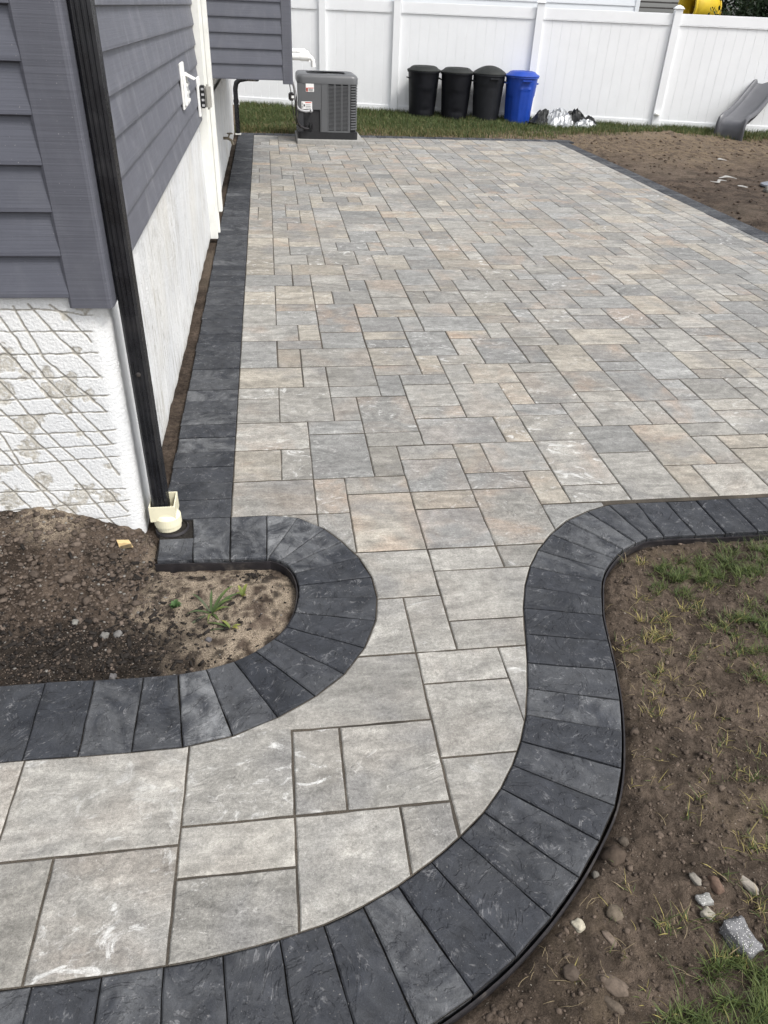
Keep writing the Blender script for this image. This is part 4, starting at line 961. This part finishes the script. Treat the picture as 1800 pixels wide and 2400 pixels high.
# ------------------------------------------------------------------ slide
sl_ = empty('playground_slide', (8.19, 13.85, 0)); DIR = Vector((.80, .60, 0)); WD = Vector((.60, -.80, 0))
path2 = [(0, -.06), (-.005, .10), (.0, .21), (.035, .275), (.10, .305), (.24, .335), (.42, .40), (.65, .52), (1.0, .74), (1.5, 1.06), (2.1, 1.44), (2.35, 1.58)]
sec = [(-.27, .055), (-.255, .085), (-.225, .09), (-.205, .075), (-.185, .02), (-.12, -.015), (0, -.022), (.12, -.015), (.185, .02), (.205, .075), (.225, .09), (.255, .085), (.27, .055)]
secb = [(x, z - .022) for x, z in sec][::-1]
def sweep(prof, closed):
    v = []; f = []; n = len(prof)
    for i, (s, z) in enumerate(path2):
        a, b = path2[max(i - 1, 0)], path2[min(i + 1, len(path2) - 1)]; t = Vector((b[0] - a[0], 0, b[1] - a[1])).normalized(); nrm = Vector((-t.z, 0, t.x))
        dep = sst(0, 3, i) * .75 + .25
        for (w, h) in prof: v.append(DIR * (s + nrm.x * h * dep) + WD * w + Vector((0, 0, z + nrm.z * h * dep)))
    for i in range(len(path2) - 1):
        for k in range(n if closed else n - 1): f.append((i * n + k, i * n + (k + 1) % n, (i + 1) * n + (k + 1) % n, (i + 1) * n + k))
    f += [tuple(range(n)), tuple((len(path2) - 1) * n + k for k in range(n))[::-1]]
    return MB().add(v, f)
sweep(sec + secb, True).build('chute', 'slide', sl_, True)
sweep([(-.20, -.05), (.20, -.05), (.20, -.075), (-.20, -.075)], True).build('underside', 'slidedk', sl_)
MB().box((1.55, 1.05, -.05), (1.63, 1.13, 1.25)).build('support_post', 'slidedk', sl_)
tag(sl_, 'grey plastic playground slide ending on the grass by the fence', 'slide')

# ------------------------------------------------------------------ grass
def blades(name, P, H, Wd, C, lean=.5, seg=2, curl=0.0):
    """P (n,3) bases; one mesh of thin tapering blades"""
    n = len(P); a = RNG.uniform(0, 2 * np.pi, n); L = np.abs(RNG.normal(lean, .28, n)) * H; dx, dy = np.cos(a), np.sin(a)
    b = a + np.pi / 2 + RNG.normal(0, .5, n); wx, wy = np.cos(b) * Wd / 2, np.sin(b) * Wd / 2
    rows = []
    for s in range(seg):
        t = s / seg; k = 1 - .45 * t
        cx = P[:, 0] + dx * L * t ** 1.7; cy = P[:, 1] + dy * L * t ** 1.7; cz = P[:, 2] + H * t * (1 - curl * t)
        rows += [np.stack([cx - wx * k, cy - wy * k, cz], 1), np.stack([cx + wx * k, cy + wy * k, cz], 1)]
    rows.append(np.stack([P[:, 0] + dx * L, P[:, 1] + dy * L, P[:, 2] + H * (1 - curl)], 1))
    V = np.stack(rows, 1); m = V.shape[1]; base = np.arange(n)[:, None] * m; F = []
    for s in range(seg - 1): F += [base + np.array([[2 * s, 2 * s + 1, 2 * s + 3]]), base + np.array([[2 * s, 2 * s + 3, 2 * s + 2]])]
    F.append(base + np.array([[2 * seg - 2, 2 * seg - 1, 2 * seg]]))
    col = np.repeat(C, m, 0)
    o = bulk(name, V.reshape(-1, 3), np.concatenate(F), 'leaf', None, col); return tag(o, kind='stuff')
def green(n, dry=.15, dark=1.0):
    t = RNG.random((n, 1)); c = np.array([.040, .066, .020]) * (1 - t) + np.array([.100, .125, .042]) * t
    d = RNG.random(n) < dry; c[d] = np.array([.24, .20, .095]) * RNG.uniform(.6, 1.2, (d.sum(), 1)); return c * dark * RNG.uniform(.75, 1.25, (n, 1))
Ps = []; Hs = []; Ds = []
while len(Ps) < 78000:
    x = random.uniform(-.56, 10.8); y = random.uniform(13.25, 17.2)
    if y > fy(x) + .1 or (-.6 < x < 1.4 and y < 13.3): continue
    edge = 13.27 + (.0 if x < 4.6 else .50 * sst(4.6, 6.0, x) - .25 * sst(7.3, 8.2, x)) + .32 * nz(x * .9, 2.0) * sst(4.2, 5.2, x) + .12 * nz(x * 4, 7.7)
    d = sst(edge - .05, edge + (.25 if x < 4.4 else .6), y)
    d *= 1 - .75 * math.exp(-((x - 6.9) / .85) ** 2 - ((y - 13.9) / .40) ** 2)
    d *= .35 + .65 * sst(-.45, .15, nz(x * 1.3, y * 1.3, 4))
    if 3.6 < x < 5.2 and y < 14.2: d *= .45 + .4 * nz(x * 3, y * 3)
    if random.random() > d: continue
    near_f = sst(1.1, .1, fy(x) - y); Ps.append((x, y, back_z(x, y) - .004)); Hs.append(random.uniform(.035, .085) * (1 + .55 * near_f)); Ds.append(.10 + .35 * sst(14.4, 13.5, y))
Ps = np.array(Ps); Hs = np.array(Hs); C = green(len(Ps), 0)
dry = RNG.random(len(Ps)) < np.array(Ds); C[dry] = np.array([.21, .18, .085]) * RNG.uniform(.6, 1.2, (dry.sum(), 1))
tag(blades('lawn_grass', Ps, Hs, RNG.uniform(.006, .011, len(Ps)), C, .45), 'green lawn grass strip between the patio end and the fence', 'grass')
# patches beside the curved border
PATCH = [(1.44,1.985,.13,.07,1,1.0),(1.50,2.0,.16,.075,1,1.0),(1.62,1.99,.17,.09,1,1.0),(1.80,2.05,.16,.10,1,1.0),(1.98,2.08,.16,.10,1,1),(1.40,1.90,.11,.06,1,.8),(1.25,1.72,.075,.10,.25,.7),(1.29,1.62,.09,.08,.45,.5),(1.55,1.66,.14,.10,.95,.7),(1.70,1.72,.15,.11,1,.9),(1.40,1.49,.12,.05,.8,.45),(1.21,1.50,.07,.04,.2,.5),(1.195,1.40,.05,.05,.1,.6),(1.04,1.515,.035,.035,.2,.5),(1.05,1.345,.04,.03,.2,.4),(1.52,1.84,.14,.07,.7,.3),(1.30,2.09,.09,.04,.3,.5),(1.9,1.6,.2,.2,.9,.6),
 (0.90,.58,.16,.12,1,1.0),(1.02,.60,.16,.12,1,1.0),(.98,.50,.2,.13,1,1.0),(.80,.50,.14,.09,.9,.9),(1.10,.76,.10,.06,.5,.7),(.86,.79,.12,.05,.45,.35),(.80,.72,.10,.05,.4,.3),(.92,.70,.1,.05,.4,.5),(.74,.62,.05,.03,.2,.25),(.62,.56,.04,.02,.15,.2),(1.1,.9,.12,.07,.4,.25),(1.25,1.1,.2,.12,.45,.16),(1.0,1.15,.14,.1,.35,.10),(1.35,.95,.2,.2,.6,.5),(1.15,1.60,.12,.10,.3,.35),(1.30,1.80,.10,.10,.45,.40),(1.45,1.75,.14,.08,.55,.45),(1.55,1.52,.2,.12,.7,.5),(1.12,1.42,.10,.08,.35,.3),(.72,.86,.10,.07,.3,.18),(.62,.68,.1,.06,.3,.16),(1.05,.98,.1,.1,.35,.14),(1.28,1.30,.14,.12,.4,.14)]
Ps = []; Hs = []; Cs = []
for (x, y, rx, ry, gr_, den) in PATCH:
    n = int((26000 + 26000 * (1 - den)) * rx * ry * 3.14 * den)
    for k in range(n):
        a = random.uniform(0, 6.28); r = math.sqrt(random.random()) * (1 + .25 * nz(a * 2, x * 9)); px, py = x + rx * r * math.cos(a), y + ry * r * math.sin(a)
        if nz(px * 20, py * 20, 3) < .0 + .30 * (1 - den): continue
        if not in_poly(SOILPOLY, px, py) or dist_line(SLINE, px, py) < .02: continue
        Ps.append((px, py, near_z(px, py) - .003)); Hs.append(random.uniform(.016, .046) * (.8 + .4 * den))
        if random.random() < gr_: t = random.random(); c = (.046 + .07 * t, .074 + .070 * t, .024 + .018 * t)
        else: t = random.uniform(.6, 1.15); c = (.34 * t, .29 * t, .10 * t) if random.random() < .6 else (.30 * t, .235 * t, .145 * t)
        Cs.append(c)
Ps = np.array(Ps); Hs = np.array(Hs)
tag(blades('grass_tufts', Ps, Hs, RNG.uniform(.0013, .0030, len(Ps)), np.array(Cs), .85, 3, .25), 'patchy green and yellowed grass on the soil beside the curved border', 'grass')
# straw: long thin dry stems lying on the soil
m = MB(); cnt = 0; tc = []
while cnt < 360:
    x = random.uniform(.35, 2.3); y = random.uniform(.35, 2.18)
    if not in_poly(SOILPOLY, x, y) or dist_line(SLINE, x, y) < .03: continue
    if random.random() > .25 + .75 * sst(-.1, .4, nz(x * 3, y * 3, 11)): continue
    cnt += 1; a = random.uniform(0, 6.28); L = random.uniform(.012, .06); cur = random.uniform(-1.6, 1.6); p = [x, y]; pp = []
    for k in range(5):
        pp.append((p[0], p[1], near_z(p[0], p[1]) + .004 + .006 * math.sin(k * .8))); p[0] += math.cos(a) * L / 4; p[1] += math.sin(a) * L / 4; a += cur / 4
    n0 = len(m.v); m.tube(pp, random.uniform(.0004, .0009), 4, False); t = random.uniform(.5, 1.2); tc += [(.27 * t, .215 * t, .13 * t)] * (len(m.v) - n0)
o = obj('dry_straw', m.v, m.f, 'leaf', None, False, tc); tag(o, 'thin dry straw stems lying on the soil', 'straw', kind='stuff')

# ------------------------------------------------------------------ stones on the soil
def rock(name, x, y, s, rot, col, label, mat='rock', flat=.6, blocky=0.0, zf=near_z, seed=0, grp=None):
    v0, f0 = ICO3; V = []
    for p in v0:
        p = Vector(p); 
        if blocky: p = Vector([math.copysign(abs(c) ** (1 - blocky), c) for c in p])
        k = 1 + .34 * mnoise.noise(p * 1.3 + Vector((seed * 3.1, 0, 0))) + .10 * mnoise.noise(p * 3.7 + Vector((0, seed, 0))) + .08 * mnoise.noise(p * 8)
        V.append((p.x * s[0] * k, p.y * s[1] * k, p.z * s[2] * k))
    o = obj(name, V, [tuple(t) for t in f0], mat, None, True, col); o.location = (x, y, zf(x, y) + s[2] * .38); o.rotation_euler = (random.uniform(-.15, .15), random.uniform(-.15, .15), rot)
    return tag(o, label, 'stone', grp)
G1 = 'loose stones on the soil'
rock('stone', .624, .792, (.013, .014, .010), .3, (.36, .33, .26), 'small pale cream stone near the curved border edge', seed=1, blocky=.35)
rock('stone', .715, .807, (.019, .020, .012), .6, (.12, .098, .074), 'rough brown-grey stone right of the pale cream stone', seed=2)
rock('stone', .686, .757, (.011, .023, .010), .45, (.14, .11, .088), 'narrow tan stone below the rough brown-grey stone', seed=3)
rock('stone', .808, .975, (.013, .013, .011), .2, (.085, .07, .056), 'dull grey-brown stone half buried near the earth lump', seed=4)
rock('earth_lump', .770, .940, (.028, .024, .020), .1, (.06, .045, .034), 'large crumbly lump of brown earth touching the border edging', seed=5)['category'] = 'earth lump'
rock('stone', .991, .846, (.014, .022, .012), .35, (.12, .08, .06), 'smooth reddish brown oval stone near the flaked grey chips', seed=6, blocky=.1)
rock('stone', .948, .816, (.019, .014, .010), .2, (.22, .22, .21), 'angular grey stone chip left of the granite block', 'granite', seed=7, blocky=.5)
rock('stone', .938, .783, (.013, .014, .009), .7, (.27, .25, .21), 'pale chip just below the angular grey chip', seed=8, blocky=.5)
rock('stone', 1.072, .846, (.010, .032, .010), .42, (.27, .245, .21), 'long thin pale sliver of stone at the right edge', seed=9, blocky=.5)
rock('stone', .944, .862, (.009, .017, .008), .25, (.2, .185, .16), 'little flat grey stone above the angular chip', seed=10, blocky=.3)
rock('granite_block', .985, .722, (.031, .040, .022), .35, (.15, .15, .155), 'speckled grey granite block at the right edge of the soil', 'granite', seed=11, blocky=.62)
rock('stone', .656, .659, (.018, .038, .014), .80, (.13, .102, .08), 'smooth elongated brown stone at the bottom of the soil', seed=12, blocky=.05)
rock('stone', .640, .625, (.012, .024, .008), .7, (.10, .08, .062), 'dark flat stone just below the smooth elongated stone', seed=13)
rock('stone', .706, .903, (.009, .010, .009), 0, (.10, .092, .08), 'tiny round stone in the gap against the border edging', seed=14)
rock('stone', .570, .697, (.019, .017, .010), .2, (.068, .053, .042), 'mud-coloured round stone left of the elongated stone', seed=15)
# bed details
rock('stone', -.992, 1.865, (.016, .018, .012), 0, (.25, .23, .20), 'pale stone at the left edge of the planting bed', zf=bed_z, seed=21)
for i, (x, y, s, lb) in enumerate(((-.70, 1.90, .010, 'small pale pebble among brown clods in the middle of the bed'), (-.60, 1.84, .012, 'grey angular pebble in the dark mulch of the bed'), (-.56, 1.845, .013, 'flat grey chip right of the angular pebble in the bed'), (-.555, 1.685, .010, 'white-grey pebble close to the near border of the bed'), (-.27, 1.80, .009, 'light pebble in the sand near the leafy plant'))):
    rock('pebble', x, y, (s, s * 1.1, s * .7), i, (.17 - .02 * i, .165 - .02 * i, .15 - .015 * i), lb, zf=bed_z, seed=30 + i, blocky=.3)['category'] = 'pebble'
w = empty('wood_wedge', (-.596, 2.285, bed_z(-.596, 2.285)), .35); MB().add([(-.022, -.010, .004), (.024, -.014, .002), (.020, .016, .002), (-.022, .012, .004), (-.026, -.010, .034), (.020, -.012, .020), (.016, .014, .020), (-.026, .012, .034)], [(0, 3, 2, 1), (4, 5, 6, 7), (0, 1, 5, 4), (1, 2, 6, 5), (2, 3, 7, 6), (3, 0, 4, 7)]).build('block', 'woodchip', w)
m = MB()
for k in range(4): m.box((-.020, -.0152, .005 + .0045 * k), (.020, -.0128, .0063 + .0045 * k))
m.build('grain_ridges', 'brass', w); tag(w, 'small offcut of yellow plywood lying at the foot of the stucco corner', 'wood offcut')

# plants in the bed
def leaf_strip(L, wd, bend, twist, col, tip):
    v = []; f = []; c = []; n = 9
    for i in range(n + 1):
        t = i / n; k = wd * (math.sin(math.pi * min(1, t * .85 + .15)) ** .7) * (1 - t ** 4); r = L * t; z = L * (math.sin(t * 1.6) * (1 - bend) * .8 - bend * t * t * .35 + .06 * t); x = r * (.25 + .75 * bend)
        for s in (-1, 0, 1): v.append((x, s * k / 2, z + (abs(s) * k * .28))); q = t ** 2; c.append(tuple(col[a] * (1 - q) + tip[a] * q for a in range(3)))
        if i:
            for s in (0, 1): f.append((3 * i - 3 + s, 3 * i - 2 + s, 3 * i + 1 + s, 3 * i + s))
    return v, f, c
def plant(name, x, y, leaves, label):
    e = empty(name, (x, y, bed_z(x, y) - .003))
    for (a, L, wd, bend, col, tip) in leaves:
        v, f, c = leaf_strip(L * 1.25, wd * 1.0, bend, 0, col, tip); o = obj('leaf', v, f, 'leaf', e, True, c); o.rotation_euler = (0, 0, a)
    return tag(e, label, 'plant')
GR = (.060, .095, .034); LG = (.14, .18, .05); YE = (.30, .29, .07); DG = (.075, .088, .052)
plant('daylily', -.27, 1.935, [(.55, .145, .014, .62, GR, GR), (.85, .15, .013, .55, GR, LG), (.35, .10, .012, .5, GR, LG), (1.5, .10, .010, .35, GR, GR), (2.5, .12, .010, .45, DG, GR), (3.4, .10, .011, .6, GR, DG), (3.9, .13, .010, .8, DG, DG), (4.6, .07, .009, .6, LG, LG), (5.3, .06, .010, .7, GR, LG), (.1, .08, .012, .6, LG, GR), (.72, .13, .009, .78, DG, LG), (3.0, .10, .008, .88, DG, YE)], 'strappy green plant sprouting in the sand of the planting bed')
plant('daylily_shoot', -.165, 2.005, [(.9, .055, .014, .25, LG, YE), (2.2, .05, .013, .25, LG, YE), (3.6, .04, .011, .3, LG, YE), (5.2, .04, .012, .35, YE, YE)], 'short yellow-green shoot behind the strappy plant')
plant('daylily_shoot', -.20, 1.850, [(2.75, .10, .008, .8, GR, LG), (2.4, .055, .010, .6, LG, YE), (5.6, .045, .013, .5, YE, YE), (.2, .04, .010, .6, LG, YE), (3.2, .13, .007, .9, DG, LG)], 'low yellow-tipped shoot in front of the strappy plant')
plant('weed', -.395, 1.97, [(k * .7, random.uniform(.022, .04), .014, random.uniform(.2, .6), (.06, .115, .04), (.08, .14, .05)) for k in range(12)], 'small tufted green weed left of the strappy plant')

# ------------------------------------------------------------------ right edge of the yard
pb = empty('pole_stand', (6.36, 9.42, back_z(6.36, 9.42))); MB().lathe([(.13, 0), (.15, .01), (.15, .03), (.08, .055), (.03, .075), (.03, .09)], 24).build('base', 'steel', pb, True); MB().tube([(0, 0, .07), (0, 0, 1.9)], .024, 14).build('pole', 'rubber', pb, True)
tag(pb, 'black pole on a round grey metal base standing on the bare ground', 'stand')
rock('stone', 6.13, 9.12, (.07, .06, .05), .2, (.2, .19, .17), 'pale rock next to the round metal pole base', zf=back_z, seed=51)
for i, (x, y, L, rz, lb) in enumerate(((5.78, 9.72, .16, .35, 'pale splintered scrap left of the pole base'), (6.02, 9.95, .13, -.1, 'pale scrap behind the splintered one near the pole base'), (6.75, 11.4, .07, .2, 'tiny white scrap farther out on the bare ground'), (5.98, 9.45, .06, .5, 'short pale scrap between the splintered one and the rock'))):
    m = MB(); m.extrude([(-.03, 0), (.028, .004), (.02, .012), (-.022, .009)], lambda p, t: (t, p[0] * (1 - .8 * abs(t / L)) + .05 * math.sin(t * 19 + i), p[1] * (1 - .6 * abs(t / L))), -L, L, 8); o = m.build('debris_scrap', 'concrete', None); o.location = (x, y, back_z(x, y) + .01); o.rotation_euler = (.1, .05, rz); tag(o, lb, 'scrap')

# ------------------------------------------------------------------ beyond the fence
nh = empty('neighbour_house', (6.2, 19.9, 0), FA)
PR2 = [(-.02, .003), (.016, 0), (.02, .004), (.02, .02), (.004, .205), (-.02, .205)]
for k in range(16): MB().extrude(PR2, lambda p, t: (t, -p[0], .8 + .195 * k + p[1]), -6, 2.2).build('siding_board', 'nbwhite', nh)
MB().box((-6, .021, -.1), (2.19, 6, 4.0)).build('wall', 'nbwhite', nh); MB().box((2.2, -.03, .5), (2.29, .06, 4.0)).build('corner_board', 'nbwhite', nh)
tag(nh, 'white sided neighbouring house seen over the top of the fence', 'house')
sh = empty('shed', (9.9, 21.6, 0), FA); MB().box((-1.1, 0, 0), (1.1, 2, 1.75)).build('wall', 'shingle', sh)
for k in range(7):
    for i in range(9): MB().box((-1.2 + i * .268, -.16 + k * .17, 1.74 + k * .12), (-1.2 + i * .268 + .262, .03 + k * .17, 1.765 + k * .12 + random.uniform(0, .008))).build('shingle', 'shingle', sh)
tag(sh, 'dark shingled shed roof peeking over the fence', 'shed')
yt = empty('tube_slide', (9.45, 18.55, 0)); arc = [(.42 * 0 + math.cos(a) * .75 - .70, .25 * a, 1.95 + .30 * math.sin(a) * 0 + .12 * (a)) for a in np.linspace(-.2, 1.6, 14)]
pth = [(-.28, .0, 2.02), (-.1, .02, 2.03), (.08, .06, 2.02), (.22, .14, 1.98), (.32, .26, 1.90), (.38, .40, 1.78), (.40, .6, 1.60), (.40, .8, 1.3)]
rad = [.335, .325, .335, .325, .335, .325, .335, .325]
MB().tube(pth, rad, 28, False).build('tube', 'yellow', yt, True).modifiers.new('thickness', 'SOLIDIFY').thickness = .02
for p0, p1 in ((0, 1), (3, 4)):
    a, b = Vector(pth[p0]), Vector(pth[p1]); MB().tube([a.lerp(b, 0), a.lerp(b, .25)], .352, 28, False).build('joint_flange', 'yellow', yt, True).modifiers.new('thickness', 'SOLIDIFY').thickness = .03
MB().box((.3, .5, 0), (.4, .6, 1.5)).build('support_post', 'brown', yt); tag(yt, 'yellow plastic tube slide showing above the fence', 'slide')
def tree(name, x, y, z0, h, r, n, label, base=(.018, .034, .015)):
    e = empty(name, (x, y, 0)); MB().tube([(0, 0, -.1), (.03, 0, h * .4), (0, .02, h * .8)], [.16, .11, .03], 10).build('trunk', 'bark', e, True)
    lm = MB()
    for k in range(9):
        a = k * 2.4; zz = h * (.25 + .07 * k); lm.tube([(0, 0, zz), (math.cos(a) * r * .7, math.sin(a) * r * .7, zz + .2)], [.04, .01], 6)
    lm.build('limbs', 'bark', e)
    cl = [(random.gauss(0, .42) * r, random.gauss(0, .42) * r, z0 + (h - z0) * random.random()) for _ in range(46)]
    P = []; D = []
    for i in range(n):
        c = cl[i % len(cl)]; t = (c[2] - z0) / (h - z0); k = 1 - .75 * t
        P.append((c[0] * k + random.gauss(0, .17), c[1] * k + random.gauss(0, .17), c[2] + random.gauss(0, .15))); D.append(.6 + .8 * ((i % len(cl)) % 5) / 4)
    P = np.array(P); nrm = RNG.normal(0, 1, (n, 3)); nrm /= np.linalg.norm(nrm, axis=1, keepdims=True); t2 = np.cross(nrm, RNG.normal(0, 1, (n, 3))); t2 /= np.linalg.norm(t2, axis=1, keepdims=True); s = RNG.uniform(.035, .08, (n, 1))
    V = np.stack([P - t2 * s, P + nrm * s * .35, P + t2 * s, P - nrm * s * .35], 1); C = np.array(base)[None] * np.array(D)[:, None] * RNG.uniform(.6, 1.6, (n, 1))
    o = bulk('crown', V.reshape(-1, 3), np.arange(4 * n).reshape(n, 4), 'leaf', e, np.repeat(C, 4, 0)); tag(e, label, 'tree', 'evergreens beyond the fence')
tree('evergreen_tree', 10.75, 18.9, .9, 3.4, 2.0, 15000, 'dark evergreen right behind the yellow tube slide')
tree('evergreen_tree', 12.3, 18.3, .9, 3.6, 2.2, 15000, 'dark evergreen at the far right edge above the fence')
